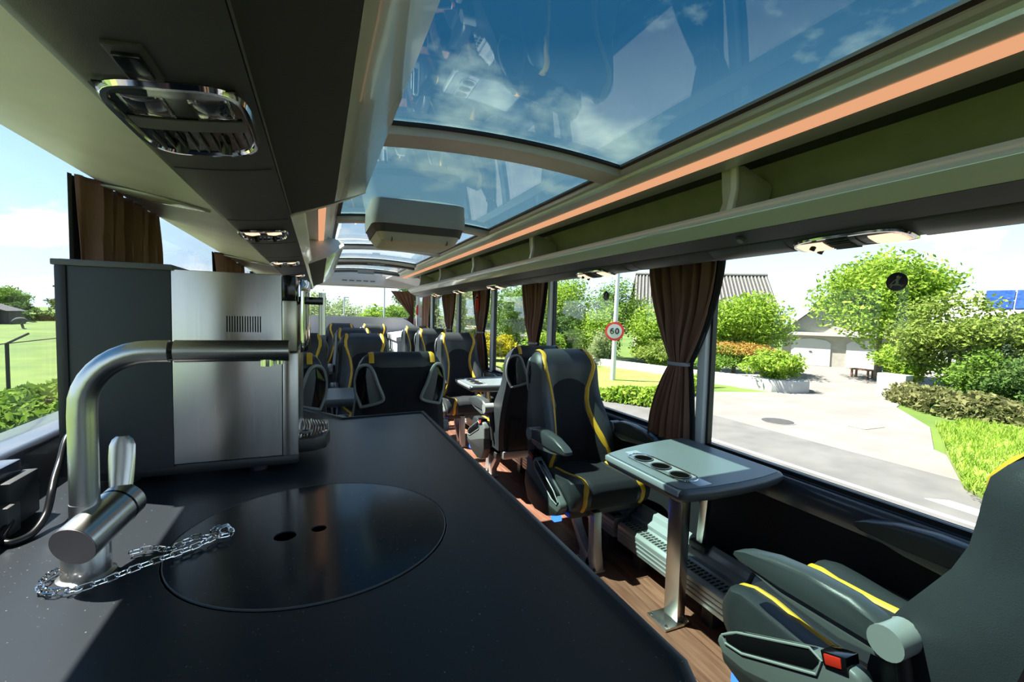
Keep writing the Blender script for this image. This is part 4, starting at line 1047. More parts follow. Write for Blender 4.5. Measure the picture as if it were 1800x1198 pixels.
# ================================================================== emergency hammers
def hammer(x, y, z, sgn, label, along='x'):
    root = empty('emergency_hammer', (x, y, z), label=label, cat='hammer', group='red emergency hammers')
    MB().box(x - 0.012, x + 0.012, y - 0.028, y + 0.028, z - 0.10, z + 0.10).build('holder', mt['red'], root, bevel=0.008)
    MB().tube([(x + sgn * 0.018, y, z - 0.09), (x + sgn * 0.018, y, z + 0.04)], 0.012, 10).build('handle', mt['red'], root, smooth=True)
    MB().cyl((x + sgn * 0.018, y - 0.034, z + 0.06), (x + sgn * 0.018, y + 0.034, z + 0.06), 0.011, 10).build('head', mt['glossblack'], root, smooth=True)
hammer(1.690, 5.02, 1.46, -1, 'red emergency hammer in front of the third right curtain')
hammer(1.775, 8.95, 1.38, -1, 'red emergency hammer on the pale rear right corner panel')
# ================================================================== window stickers
def sticker(y, label, r=0.032):
    root = empty('window_sticker', (1.79, y, 1.475), label=label, cat='sticker', group='round seat belt stickers')
    d_ = MB().cyl((1.8105, y, 1.475), (1.8085, y, 1.475), r, 32).build('disc', mt['glossblack'], root)
    wm = mt['armlight']
    # seated figure with a belt across
    k = r / 0.032
    def stroke(pts, wd, nm):
        rg = []
        for i, p in enumerate(pts):
            rg.append(p)
        MB().tube([(1.8078, y - k * px, 1.475 + k * pz) for px, pz in pts], wd * k, 6).build(nm, wm, d_)
    MB().cyl((1.8086, y - k * 0.003, 1.475 + k * 0.016), (1.8074, y - k * 0.003, 1.475 + k * 0.016), 0.0048 * k, 12).build('figure_head', wm, d_)
    stroke([(0.0, 0.010), (0.003, -0.006), (-0.002, -0.011)], 0.0042, 'figure_body')
    stroke([(0.0, -0.011), (-0.012, -0.010), (-0.017, -0.020)], 0.0026, 'figure_leg')
    stroke([(0.003, -0.011), (0.011, -0.012), (0.015, -0.017), (0.021, -0.012)], 0.0026, 'figure_leg')
    stroke([(-0.004, 0.006), (-0.014, -0.004), (-0.020, -0.013)], 0.0022, 'figure_arm')
    stroke([(0.012, 0.017), (-0.004, -0.008)], 0.0016, 'figure_belt')
sticker(0.925, 'round black seat belt sticker on the large near window')
sticker(2.63, 'round black seat belt sticker on the window beside the lamp post')
# ================================================================== rear shelves
sh = empty('rear_console', (1.45, 7.6, 0), label='white console with sloping lid in the rear right corner', cat='console')
MB().prism([(1.16, 7.45), (1.72, 7.35), (1.72, 8.6), (1.16, 8.6)], 'z', 0.0, 0.86).build('front', mt['rearwhite'], sh)
MB().add([(1.14, 7.43, 0.86), (1.74, 7.33, 0.86), (1.74, 8.61, 0.86), (1.14, 8.61, 0.86), (1.14, 7.43, 0.93), (1.74, 7.33, 1.02), (1.74, 8.61, 1.04), (1.14, 8.61, 0.96)], [(0, 3, 2, 1), (4, 5, 6, 7), (0, 1, 5, 4), (1, 2, 6, 5), (2, 3, 7, 6), (3, 0, 4, 7)]).build('lid', mt['rearwhite'], sh, bevel=0.01)
sh2 = empty('rear_console', (-0.3, 7.6, 0), label='dark console with pale lid in the rear left corner', cat='console')
MB().box(-0.51, 0.02, 7.0, 8.6, 0.0, 0.86).build('front', mt['psu'], sh2)
MB().box(-0.52, 0.04, 6.98, 8.61, 0.86, 0.93).build('lid', mt['rearwhite'], sh2, bevel=0.01)
bk = empty('rear_partition', (0.6, 8.75, 0), label='mauve-white partition with rounded corner behind the last seats', cat='partition')
MB().prism([(-0.6, 0.0), (1.76, 0.0), (1.76, 0.95), (1.68, 1.04), (1.56, 1.14), (1.45, 1.195), (1.34, 1.21), (-0.6, 1.235)], 'y', 8.62, 8.66).build('panel', mt['rear'], bk, bevel=0.006)
MB().tube(spline([(-0.6, 8.64, 1.238), (0.4, 8.64, 1.228), (1.34, 8.64, 1.213), (1.45, 8.64, 1.198), (1.56, 8.64, 1.143), (1.68, 8.64, 1.043)], 6), 0.012, 8).build('edge_trim', mt['rearwhite'], bk, smooth=True)
# ================================================================== outside
ZG = -1.6
def leafmat(name, c, c2, tr=0.35):
    m, t, out = new_mat(name)
    d = t.nodes.new('ShaderNodeBsdfDiffuse'); l = t.nodes.new('ShaderNodeBsdfTranslucent')
    tcn = t.nodes.new('ShaderNodeTexCoord'); n = t.nodes.new('ShaderNodeTexNoise'); n.inputs['Scale'].default_value = 3.0; n.inputs['Detail'].default_value = 4
    t.links.new(tcn.outputs['Object'], n.inputs['Vector'])
    rp = t.nodes.new('ShaderNodeValToRGB'); rp.color_ramp.elements[0].position = 0.38; rp.color_ramp.elements[1].position = 0.62
    rp.color_ramp.elements[0].color = (*c, 1); rp.color_ramp.elements[1].color = (*c2, 1)
    t.links.new(n.outputs['Fac'], rp.inputs[0])
    t.links.new(rp.outputs[0], d.inputs[0]); t.links.new(rp.outputs[0], l.inputs[0])
    x = t.nodes.new('ShaderNodeMixShader'); x.inputs[0].default_value = tr
    t.links.new(d.outputs[0], x.inputs[1]); t.links.new(l.outputs[0], x.inputs[2]); t.links.new(x.outputs[0], out.inputs[0])
    return m
mt['leaf_bright'] = leafmat('spring_leaves', (0.156, 0.281, 0.027), (0.328, 0.452, 0.070))
mt['leaf_mid'] = leafmat('mid_green_leaves', (0.086, 0.172, 0.023), (0.211, 0.328, 0.062))
mt['leaf_dark'] = leafmat('dark_green_leaves', (0.039, 0.086, 0.020), (0.125, 0.203, 0.055))
mt['leaf_pale'] = leafmat('pale_green_leaves', (0.203, 0.281, 0.109), (0.374, 0.437, 0.218))
mt['leaf_olive'] = leafmat('olive_leaves', (0.13, 0.20, 0.035), (0.27, 0.34, 0.08))
mt['leaf_brown'] = leafmat('brownish_hedge', (0.101, 0.117, 0.039), (0.234, 0.234, 0.101))
mt['leaf_yellow'] = leafmat('yellow_flowering', (0.390, 0.374, 0.031), (0.562, 0.484, 0.039))
mt['leaf_orange'] = leafmat('copper_shoots', (0.351, 0.203, 0.047), (0.429, 0.281, 0.078))
mt['bark'] = pmat('grey_bark', (0.16, 0.13, 0.10), 0.9, var=0.3, vscale=12)
mt['grass'] = pmat('meadow_grass', (0.048, 0.098, 0.008), 0.9, c2=(0.092, 0.145, 0.016), vscale=0.35, bump=0.8, bscale=9)
mt['lawn'] = pmat('lawn_grass', (0.125, 0.192, 0.023), 0.9, c2=(0.218, 0.270, 0.057), vscale=1.6, bump=0.9, bscale=25)
mt['verge'] = pmat('mown_verge', (0.187, 0.218, 0.052), 0.9, c2=(0.239, 0.270, 0.083), vscale=1.2, bump=0.6, bscale=25)
mt['asphalt'] = pmat('pale_asphalt', (0.090, 0.088, 0.085), 0.85, c2=(0.120, 0.117, 0.112), vscale=1.4, bump=0.4, bscale=60)
mt['paving'] = pmat('driveway_paving', (0.152, 0.138, 0.128), 0.85, c2=(0.184, 0.173, 0.159), vscale=1.0, bump=0.4, bscale=40)
mt['white_line'] = pmat('road_paint', (0.546, 0.546, 0.532), 0.7)
mt['render'] = pmat('white_render', (0.462, 0.455, 0.434), 0.8, var=0.05, vscale=3)
mt['cream'] = pmat('cream_brick', (0.392, 0.371, 0.322), 0.85, var=0.06, vscale=5)
mt['tile'] = pmat('dark_roof_tile', (0.05, 0.048, 0.047), 0.6, var=0.2, vscale=10)
mt['tile_hi'] = pmat('light_roof_tile', (0.17, 0.165, 0.155), 0.7, var=0.15, vscale=10)  # lighter grey than the plain tile, used on the raised courses
mt['door_white'] = pmat('white_garage_door', (0.546, 0.546, 0.546), 0.5)
mt['solar'] = pmat('solar_cells', (0.012, 0.035, 0.16), 0.25, c2=(0.02, 0.06, 0.24), vscale=4)
mt['roofwhite'] = pmat('pale_metal_roof', (0.490, 0.483, 0.469), 0.6)
mt['pole'] = pmat('galvanised_pole', (0.62, 0.64, 0.66), 0.5, metal=0.2)
mt['signwhite'] = pmat('sign_white', (0.574, 0.574, 0.574), 0.4)
mt['signred'] = pmat('sign_red', (0.70, 0.035, 0.03), 0.4)
mt['darkwood'] = pmat('dark_timber', (0.035, 0.03, 0.03), 0.8)
mt['brownwood'] = pmat('red_brown_timber', (0.16, 0.06, 0.04), 0.7)
mt['feather'] = pmat('dark_grey_feathers', (0.06, 0.06, 0.06), 0.9)
mt['blue_bin'] = pmat('blue_plastic_bin', (0.05, 0.10, 0.22), 0.5)
def flat(name, poly, z, mat, **k):
    return MB().prism(poly, 'z', z - 0.05, z).build(name, mat, **k)
flat('ground', [(-400, -300), (500, -300), (500, 500), (-400, 500)], ZG - 0.02, mt['grass'], kind='structure')
flat('road', [(-4.6, -80), (11.2, -80), (11.2, 160), (-4.6, 160)], ZG, mt['asphalt'], kind='structure')
flat('driveway', [(11.2, 3.0), (13.4, 5.85), (16.2, 7.2), (18.9, 9.4), (22.0, 10.5), (36, 15.2), (38, 26), (24, 22), (19.2, 17.2), (18.6, 12.6), (14.2, 14.0), (11.2, 12.2)], ZG + 0.004, mt['paving'], kind='structure')
flat('roadside_verge', [(-6.4, -60), (-4.6, -60), (-4.6, 160), (-6.4, 160)], ZG + 0.01, mt['verge'], kind='structure')
tag(MB().box(8.86, 8.98, -10, 9.2, ZG, ZG + 0.006).build('road_line', mt['white_line']), 'long white edge line painted on the road', 'road marking')
tag(MB().prism([(9.25, 1.0), (9.6, 1.0), (9.75, 4.0), (9.45, 4.2)], 'z', ZG, ZG + 0.006).build('road_line', mt['white_line']), 'short broad white mark beside the lawn corner', 'road marking')
mh = empty('manhole_cover', (12.4, 9.1, ZG), label='dark round manhole cover in the pale road', cat='manhole')
MB().lathe([(0.42, ZG + 0.004), (0.42, ZG + 0.02), (0.36, ZG + 0.022)], (12.4, 9.1, 0), 24).build('lid', mt['tile'], mh)
MB().lathe([(0.47, ZG), (0.47, ZG + 0.012), (0.43, ZG + 0.014)], (12.4, 9.1, 0), 24).build('ring', mt['tile_hi'], mh)
dr = empty('road_drain', (14.3, 7.9, ZG), label='flat grey drain plate in the pavement', cat='drain')
MB().box(13.9, 14.8, 7.6, 8.05, ZG, ZG + 0.015).build('plate', mt['tile_hi'], dr)
# ---- foliage
def leaves(rng, c, r, n, size, clumps=26, flatten=1.0):
    vs, fs = [], []
    cen = []
    for k in range(clumps):
        d = Vector((rng.gauss(0, 1), rng.gauss(0, 1), rng.gauss(0, 1))).normalized() * (rng.random() ** 0.45)
        cen.append(Vector((d.x * r[0], d.y * r[1], d.z * r[2])))
    cr_ = 0.36
    for i in range(int(n * 2.1)):
        q = cen[rng.randrange(clumps)]
        d = Vector((rng.gauss(0, 1), rng.gauss(0, 1), rng.gauss(0, 1))).normalized() * (rng.random() ** 0.5)
        p = Vector((c[0] + q.x * 0.82 + d.x * r[0] * cr_, c[1] + q.y * 0.82 + d.y * r[1] * cr_, c[2] + q.z * 0.82 + d.z * r[2] * cr_))
        a = Vector((rng.gauss(0, 1), rng.gauss(0, 1), rng.gauss(0, .6))).normalized()
        b = a.cross(Vector((rng.gauss(0, 1), rng.gauss(0, 1), rng.gauss(0, 1)))).normalized()
        s = size * 0.62 * (0.6 + 0.8 * rng.random())
        o = len(vs)
        vs += [p - a * s, p - b * s * 0.45, p + a * s, p + b * s * 0.45]
        fs.append((o, o + 1, o + 2, o + 3))
    m = MB(); m.v = [tuple(v) for v in vs]; m.f = fs
    return m
def fast_build(m, name, mat, parent):
    me = bpy.data.meshes.new(name); me.from_pydata(m.v, [], m.f); me.materials.append(mat)
    o = bpy.data.objects.new(name, me); col.objects.link(o); o.parent = parent
    o.matrix_parent_inverse = Matrix.Translation(-Vector(parent.location))
    return o
def tree(x, y, h, rx, rz, mat, label, seed, n=2200, size=0.16, cat='tree', name='tree', trunk=0.10, zc=None, ry=None, lean=0.0, group=None, bark='bark', clumps=30):
    rng = random.Random(seed)
    root = empty(name, (x, y, ZG), label=label, cat=cat, group=group)
    zc = ZG + h - rz if zc is None else zc
    fast_build(leaves(rng, (x, y, zc), (rx, ry or rx, rz), n, size, clumps), 'foliage', mt[mat], root)
    if trunk:
        tb = MB().tube(spline([(x, y, ZG - 0.05), (x + lean * 0.3, y, ZG + (zc - ZG) * 0.5), (x + lean, y, zc)], 4), [trunk * (1 - 0.05 * i) for i in range(9)], 8)
        for k in range(5):
            a = rng.random() * 6.28; z0 = lerp(ZG, zc, 0.6 + 0.3 * rng.random())
            tb.tube([(x + lean * 0.6, y, z0), (x + math.cos(a) * rx * 0.55, y + math.sin(a) * rx * 0.55, zc + rz * 0.35 * rng.random())], [trunk * 0.5, trunk * 0.15], 6)
        tb.build('trunk', mt[bark], root, smooth=True)
    return root
# trees and shrubs seen through the right windows
tree(26.8, 14.3, 6.9, 3.35, 2.6, 'leaf_bright', 'big light green maple tree right of the garage', 11, n=7500, size=0.20, trunk=0.16, clumps=55)
tree(21.5, 18.6, 4.6, 3.1, 1.7, 'leaf_bright', 'spreading fresh green tree left of the garage', 12, n=6500, size=0.17, trunk=0.12, clumps=45)
tree(18.0, 13.6, 1.75, 1.25, 0.75, 'leaf_bright', 'bright yellow-green shrub in the end planter of the low wall', 13, n=2600, size=0.12, cat='shrub', name='shrub', trunk=0)
tree(19.6, 16.6, 1.95, 1.9, 0.40, 'leaf_orange', 'copper-tipped low hedge under the spreading tree', 14, n=1500, size=0.10, cat='shrub', name='shrub', trunk=0)
tree(18.8, 17.2, 1.7, 1.7, 0.7, 'leaf_mid', 'green shrub behind the low wall beside the brown curtain', 15, n=2200, size=0.12, cat='shrub', name='shrub', trunk=0)
tree(23.3, 9.9, 4.2, 2.3, 1.7, 'leaf_olive', 'feathery olive tree at the driveway entrance', 16, n=5200, size=0.15, trunk=0.08)
tree(24.6, 7.4, 4.0, 2.2, 1.6, 'leaf_olive', 'loose olive green tree at the right edge of the large window', 17, n=4800, size=0.15, trunk=0.08)
tree(22.6, 8.5, 2.2, 1.6, 1.1, 'leaf_mid', 'round dark green bush below the olive trees', 18, n=3000, size=0.13, cat='shrub', name='shrub', trunk=0)
tree(23.4, 11.5, 2.2, 1.3, 1.0, 'leaf_bright', 'yellow-green bush beside the white gate pier', 19, n=2400, size=0.13, cat='shrub', name='shrub', trunk=0)
tree(21.6, 7.2, 2.0, 1.3, 1.0, 'leaf_dark', 'dark leafy bush above the long hedge', 20, n=2200, size=0.12, cat='shrub', name='shrub', trunk=0)
tree(33, 19.5, 6.5, 1.6, 1.6, 'leaf_pale', 'thin bare-twigged tree behind the garage', 21, n=500, size=0.10, trunk=0.06)
# mass of greenery beyond the low wall, framed between the two gathered curtains
gm = [(12.0, 27.5, 5.2, 2.2, 2.0, 'leaf_mid', 'broad mid green tree at the left of the sign window'), (15.6, 28.5, 6.2, 2.6, 2.5, 'leaf_bright', 'tall fresh green tree behind the speed sign'),
      (18.8, 26.5, 5.6, 2.6, 2.2, 'leaf_mid', 'green tree between the speed sign and the tiled house'), (12.6, 23.6, 3.3, 1.7, 1.5, 'leaf_dark', 'dark green bush left of the cone-shaped shrub'),
      (19.3, 22.0, 4.0, 2.2, 1.8, 'leaf_bright', 'light green tree in front of the tiled roof'), (11.4, 22.4, 2.2, 1.3, 1.0, 'leaf_bright', 'low bright bush just above the near seat'),
      (17.8, 20.4, 1.8, 1.6, 0.8, 'leaf_olive', 'low reddish-olive shrub behind the low wall'), (16.2, 31.5, 6.8, 2.2, 2.4, 'leaf_dark', 'tall dark tree in the background behind the speed sign'),
      (14.2, 25.2, 2.6, 1.3, 1.2, 'leaf_mid', 'small green bush beside the sign post'),
      (16.6, 24.6, 3.7, 1.7, 1.9, 'leaf_bright', 'dense light green shrub right behind the speed sign'), (13.6, 29.5, 4.6, 2.0, 2.3, 'leaf_bright', 'leafy light green tree above the cone-shaped shrub'),
      (20.6, 24.2, 3.8, 1.9, 1.9, 'leaf_mid', 'leafy green shrub hidden partly by the near gathered curtain'), (18.2, 29.5, 4.0, 2.2, 2.0, 'leaf_dark', 'dark thicket filling the gap behind the speed sign')]
for i, (x, y, h, rx, rz, m_, lb) in enumerate(gm):
    sh_ = h < 3.5
    tree(x, y, h, rx, rz, m_, lb, 40 + i, n=int(1500 + 1100 * rx), size=0.15, cat='shrub' if sh_ else 'tree', name='shrub' if sh_ else 'tree', trunk=0 if sh_ else 0.1, group='garden greenery beyond the low wall', clumps=36)
tree(15.3, 22.9, 2.15, 0.85, 1.05, 'leaf_pale', 'grey-green cone-shaped shrub left of the speed sign', 60, n=2200, size=0.10, cat='shrub', name='shrub', trunk=0, clumps=30)
# farther greenery seen through the far right windows
fm = [(9.6, 31, 5.6, 2.4, 2.6, 'leaf_pale', 'pale birch-like tree through the third right window'), (11.3, 34, 4.2, 2.2, 1.8, 'leaf_mid', 'green tree beyond the pale birch'), (8.0, 36, 4.2, 2.0, 1.9, 'leaf_dark', 'dark hedge tree through the fourth right window'),
      (9.9, 26.0, 1.9, 1.3, 0.8, 'leaf_yellow', 'yellow flowering bush above the back-to-back seat'), (8.4, 27.5, 1.5, 1.2, 0.7, 'leaf_bright', 'low light bush beneath the pale birch'), (6.6, 41, 3.6, 2.4, 1.7, 'leaf_mid', 'green hedge tree at the far right rear')]
for i, (x, y, h, rx, rz, m_, lb) in enumerate(fm):
    sh_ = h < 2.5
    tree(x, y, h, rx, rz, m_, lb, 70 + i, n=int(1500 + 900 * rx), size=0.15, cat='shrub' if sh_ else 'tree', name='shrub' if sh_ else 'tree', trunk=0 if sh_ else 0.1, group='greenery along the far road')
# behind the coach, through the rear window
rm = [(-1.5, 44, 5.0, 3.0, 2.0, 'leaf_pale', 'pale bushy tree at the left of the rear window'), (2.2, 50, 4.2, 3.0, 1.8, 'leaf_pale', 'pale green thicket in the middle of the rear window'), (5.6, 46, 3.9, 2.4, 1.6, 'leaf_bright', 'bright green thicket right of the rear window centre'),
      (9.6, 54, 6.4, 2.2, 2.0, 'leaf_dark', 'dark treetop in the upper right of the rear window'), (8.2, 47, 3.7, 2.0, 1.5, 'leaf_pale', 'pale bush at the right edge of the rear window'), (-5.5, 48, 4.4, 2.8, 1.8, 'leaf_mid', 'green tree left behind the coach')]
for i, (x, y, h, rx, rz, m_, lb) in enumerate(rm):
    tree(x, y, h, rx, rz, m_, lb, 90 + i, n=2600, size=0.2, group='greenery behind the coach', trunk=0.1)
for i, (x, y, h, lb) in enumerate([(5.1, 40, 6.5, 'slim white post behind the rear window, right'), (2.1, 44, 4.2, 'slim white post behind the rear window, left')]):
    p_ = empty('post', (x, y, ZG), label=lb, cat='post', group='posts behind the coach')
    MB().tube([(x, y, ZG), (x, y, ZG + h)], 0.07, 10).build('shaft', mt['pole'], p_, smooth=True)
    MB().box(x - 0.03, x + 0.4, y - 0.03, y + 0.03, ZG + h - 0.1, ZG + h).build('arm', mt['pole'], p_)
# hedge rows (foliage nobody could count)
def hedge(path, wd, h, mat, label, seed, n, size, name='hedge', cat='hedge'):
    rng = random.Random(seed)
    root = empty(name, (path[0][0], path[0][1], ZG), label=label, cat=cat)
    segs = [(Vector(a), Vector(b)) for a, b in zip(path, path[1:])]
    L = [(b - a).length for a, b in segs]; T = sum(L)
    m = MB()
    for i in range(n):
        t = rng.random() * T; k = 0
        while t > L[k] and k < len(L) - 1: t -= L[k]; k += 1
        a, b = segs[k]; d = (b - a).normalized(); nn = Vector((-d.y, d.x))
        p = a + d * t
        hh = h * (0.78 + 0.35 * noise.noise(Vector((p.x * 0.9, p.y * 0.9, seed))))
        ang = rng.random() * math.pi
        rad = 0.75 + 0.3 * rng.random()
        q = Vector((p.x + nn.x * math.cos(ang) * wd * rad, p.y + nn.y * math.cos(ang) * wd * rad, ZG + math.sin(ang) * hh * rad + 0.02))
        u_ = Vector((rng.gauss(0, 1), rng.gauss(0, 1), rng.gauss(0, 1))).normalized(); v_ = u_.cross(Vector((rng.gauss(0, 1), rng.gauss(0, 1), rng.gauss(0, 1)))).normalized()
        s = size * (0.6 + 0.8 * rng.random()); o = len(m.v)
        m.v += [tuple(q - u_ * s), tuple(q - v_ * s * .5), tuple(q + u_ * s), tuple(q + v_ * s * .5)]; m.f.append((o, o + 1, o + 2, o + 3))
    fast_build(m, 'foliage', mt[mat], root)
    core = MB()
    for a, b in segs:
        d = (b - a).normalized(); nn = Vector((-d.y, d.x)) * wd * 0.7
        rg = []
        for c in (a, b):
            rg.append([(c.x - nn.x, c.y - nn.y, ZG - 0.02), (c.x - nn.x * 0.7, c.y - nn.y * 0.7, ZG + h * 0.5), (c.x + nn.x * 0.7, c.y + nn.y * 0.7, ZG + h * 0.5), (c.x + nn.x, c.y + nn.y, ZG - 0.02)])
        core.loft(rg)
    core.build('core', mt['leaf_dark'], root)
    return root
hedge([(21.0, 10.2), (19.2, 8.0), (18.7, 6.2), (18.4, 3.5), (18.4, -2)], 0.75, 0.95, 'leaf_brown', 'long brownish clipped hedge along the lawn on the right', 5, 9000, 0.10)
hedge([(9.2, 22.0), (9.35, 13.9), (10.4, 12.0), (13.0, 13.6), (15.2, 15.2)], 0.45, 0.62, 'leaf_bright', 'low green hedge round the grass island of the speed sign', 6, 7000, 0.09)
hedge([(-7.0, 2), (-7.1, 30), (-7.2, 70)], 1.0, 0.75, 'leaf_mid', 'band of low roadside bushes along the meadow on the left', 7, 14000, 0.12)
hedge([(-70, 70), (-30, 118), (10, 150)], 1.5, 2.2, 'leaf_dark', 'far dark hedge line across the meadow', 8, 5000, 0.4)
# grass island and raised lawn
flat('grass_island', [(9.1, 30), (9.1, 13.5), (10.4, 11.9), (12.8, 13.2), (15.0, 14.9), (16.5, 15.4), (15.4, 22.8), (13, 34)], ZG + 0.12, mt['lawn'], kind='structure')
lw_ = MB().prism([(13.3, 5.6), (12.0, 4.9), (10.7, 4.2), (10.0, 3.4), (9.9, 0), (10, -4), (18.2, -4), (18.2, 6.2), (16.2, 7.0)], 'z', ZG - 0.02, ZG + 0.18).build('lawn', mt['lawn'], kind='structure', bevel=0.05)
rng = random.Random(77); m = MB()
for i in range(26000):
    x_ = rng.uniform(9.7, 17.6); y_ = rng.uniform(-1.0, 6.9)
    if y_ > 4.0 + (x_ - 10.2) * 0.52 or (x_ < 10.05): 
        continue
    a_ = rng.random() * 6.28; h_ = rng.uniform(0.06, 0.17); d_ = Vector((math.cos(a_), math.sin(a_), 0)) * 0.014; b_ = Vector((rng.gauss(0, .05), rng.gauss(0, .05), 0)); o = len(m.v)
    p_ = Vector((x_, y_, ZG + 0.17))
    m.v += [tuple(p_ - d_), tuple(p_ + d_), tuple(p_ + b_ + Vector((0, 0, h_)))]; m.f.append((o, o + 1, o + 2))
gt = fast_build(m, 'lawn_grass_tufts', mt['leaf_bright'], lw_); gt.matrix_parent_inverse = Matrix.Identity(4); gt['kind'] = 'stuff'
# low white garden wall with rounded planter
gw = empty('garden_wall', (16.4, 16.0, ZG), label='low white garden wall winding behind the speed sign', cat='wall')
P = [Vector(p) for p in [(14.3, 27.0), (15.2, 22.0), (16.6, 16.4), (17.4, 14.4)]]
for a, b in zip(P, P[1:]):
    d = (b - a).normalized(); nn = Vector((-d.y, d.x)) * 0.12
    MB().loft([[(c.x - nn.x, c.y - nn.y, z) for z in (ZG - 0.05, ZG + 0.52)] + [(c.x + nn.x, c.y + nn.y, z) for z in (ZG + 0.52, ZG - 0.05)] for c in (a, b + d * 0.05)]).build('wall_section', mt['render'], gw)
MB().prism([(17.0, 14.5), (17.35, 13.1), (17.9, 12.55), (18.7, 12.4), (19.1, 12.9), (19.1, 14.3), (17.6, 15.0)], 'z', ZG - 0.05, ZG + 0.5).build('planter', mt['render'], gw, bevel=0.03)
gp = empty('gate_pier', (21.2, 10.9, ZG), label='white gate pier with sloping wing at the driveway entrance', cat='pier')
MB().box(21.0, 21.5, 10.2, 11.2, ZG, ZG + 0.95).build('pier', mt['render'], gp, bevel=0.02)
MB().prism([(9.7, ZG), (10.2, ZG), (10.2, ZG + 0.6), (9.7, ZG + 0.35)], 'x', 21.05, 21.3).build('wing', mt['render'], gp)
be = empty('garden_bench', (27.2, 15.4, ZG), label='red-brown bench in front of the garage door', cat='bench')
MB().box(26.9, 27.4, 14.7, 15.7, ZG + 0.42, ZG + 0.48).build('seat', mt['brownwood'], be)
for x_, y_ in ((26.95, 14.8), (27.35, 14.8), (26.95, 15.6), (27.35, 15.6)):
    MB().box(x_ - 0.04, x_ + 0.04, y_ - 0.04, y_ + 0.04, ZG, ZG + 0.42).build('leg', mt['brownwood'], be)
bn = empty('waste_bin', (28.2, 14.6, ZG), label='blue bin beside the maple trunk', cat='bin')
MB().loft([rrect(28.2, 14.6, 0.22, 0.22, 0.05, ZG), rrect(28.2, 14.6, 0.28, 0.28, 0.05, ZG + 0.9)]).build('body', mt['blue_bin'], bn)
MB().loft([rrect(28.2, 14.6, 0.30, 0.30, 0.05, ZG + 0.9), rrect(28.2, 14.6, 0.26, 0.26, 0.05, ZG + 0.98)]).build('lid', mt['blue_bin'], bn)
# ---- speed sign on the lamp post
px_, py_ = 12.2, 17.0
po = empty('lamp_post', (px_, py_, ZG), label='white lamp post carrying a round speed limit sign', cat='lamp post')
MB().tube([(px_, py_, ZG), (px_ + 0.05, py_, ZG + 3), (px_ + 0.13, py_, ZG + 8.5)], [0.115, 0.10, 0.06], 14).build('shaft', mt['pole'], po, smooth=True)
MB().box(px_ - 0.6, px_ + 0.2, py_ - 0.06, py_ + 0.06, ZG + 8.4, ZG + 8.52).build('lantern', mt['pole'], po)
si = empty('speed_sign', (px_, py_ - 0.15, ZG + 2.3), label='round red-rimmed speed limit sign reading 60 on the lamp post', cat='road sign')
sd = Vector((-0.55, -0.83, 0)).normalized(); sv = Vector((0, 0, 1)); su = sv.cross(sd) * -1
su = Vector((-sd.y, sd.x, 0)); 
if su.dot(Vector((1, 0, 0))) < 0: su = -su
sc0 = Vector((px_, py_, ZG + 2.32)) + sd * 0.14
def sgn_pt(a, b, o): return sc0 + su * a + sv * b + sd * o
def disc(r, o0, o1, n=40): return MB().loft([[sgn_pt(r * math.cos(2 * math.pi * i / n), r * math.sin(2 * math.pi * i / n), o) for i in range(n)] for o in (o0, o1)])
RS = 0.42
disc(RS, 0.0, 0.03).build('rim', mt['signred'], si)
disc(RS * 0.76, 0.029, 0.034).build('face', mt['signwhite'], si)
def digit(paths, nm):
    m = MB()
    for pp in paths: m.tube([sgn_pt(a * RS, b * RS, 0.036) for a, b in pp], 0.030, 6)
    m.build(nm, mt['glossblack'], si)
def ring(cx_, cy_, ra, rb, a0=0, a1=360, n=22): return [(cx_ + ra * math.cos(R_(a0 + (a1 - a0) * i / n)), cy_ + rb * math.sin(R_(a0 + (a1 - a0) * i / n))) for i in range(n + 1)]
digit([ring(-0.27, -0.10, 0.15, 0.16), [(-0.42, -0.08), (-0.40, 0.10), (-0.32, 0.24), (-0.22, 0.28), (-0.13, 0.24)]], 'digit_six')
digit([ring(0.26, 0.02, 0.16, 0.27)], 'digit_zero')
# ---- houses
def quadbox(corners, z0, z1): return MB().prism(corners, 'z', z0, z1)
hs = empty('tiled_house', (34, 33, ZG), label='house with large dark tiled roof behind the garden trees', cat='house')
A = Vector((28.5, 36.6)); B = Vector((38.6, 30.2)); dr_ = (B - A).normalized(); bk_ = Vector((dr_.y, -dr_.x)) * -1
if bk_.dot(Vector((1, 1))) < 0: bk_ = -bk_
fr_ = -bk_
Le = (B - A).length
def hp(t, d): 
    p = A + dr_ * t + fr_ * d; return (p.x, p.y)
MB().prism([hp(0.3, 3.2), hp(Le - 0.3, 3.2), hp(Le - 0.3, -3.2), hp(0.3, -3.2)], 'z', ZG, ZG + 3.4).build('walls', mt['cream'], hs)
zr, ze = 5.55, 1.35
for sgn2 in (1, -1):
    a0, a1, b0, b1 = hp(0, 0), hp(Le, 0), hp(-0.5, sgn2 * 4.2), hp(Le + 0.0, sgn2 * 4.2)
    MB().add([(*a0, zr), (*a1, zr), (*b1, ze), (*b0, ze), (*a0, zr - 0.2), (*a1, zr - 0.2), (*b1, ze - 0.2), (*b0, ze - 0.2)], [(0, 1, 2, 3), (4, 7, 6, 5), (0, 4, 5, 1), (1, 5, 6, 2), (2, 6, 7, 3), (3, 7, 4, 0)]).build('roof_slope', mt['tile'], hs)
nt_ = 38
for k in range(nt_):
    t0_ = (k + 0.5) / nt_
    q0 = Vector((*hp(Le * t0_, 0.0), zr + 0.03)); q1 = Vector((*hp(lerp(-0.5, Le, t0_), 4.22), ze + 0.03))
    MB().tube([q0, q1], 0.085, 6).build('tile_course', mt['tile_hi'], hs)
MB().tube([(*hp(0, 0), zr + 0.08), (*hp(Le, 0), zr + 0.08)], 0.16, 8).build('ridge', mt['tile_hi'], hs)
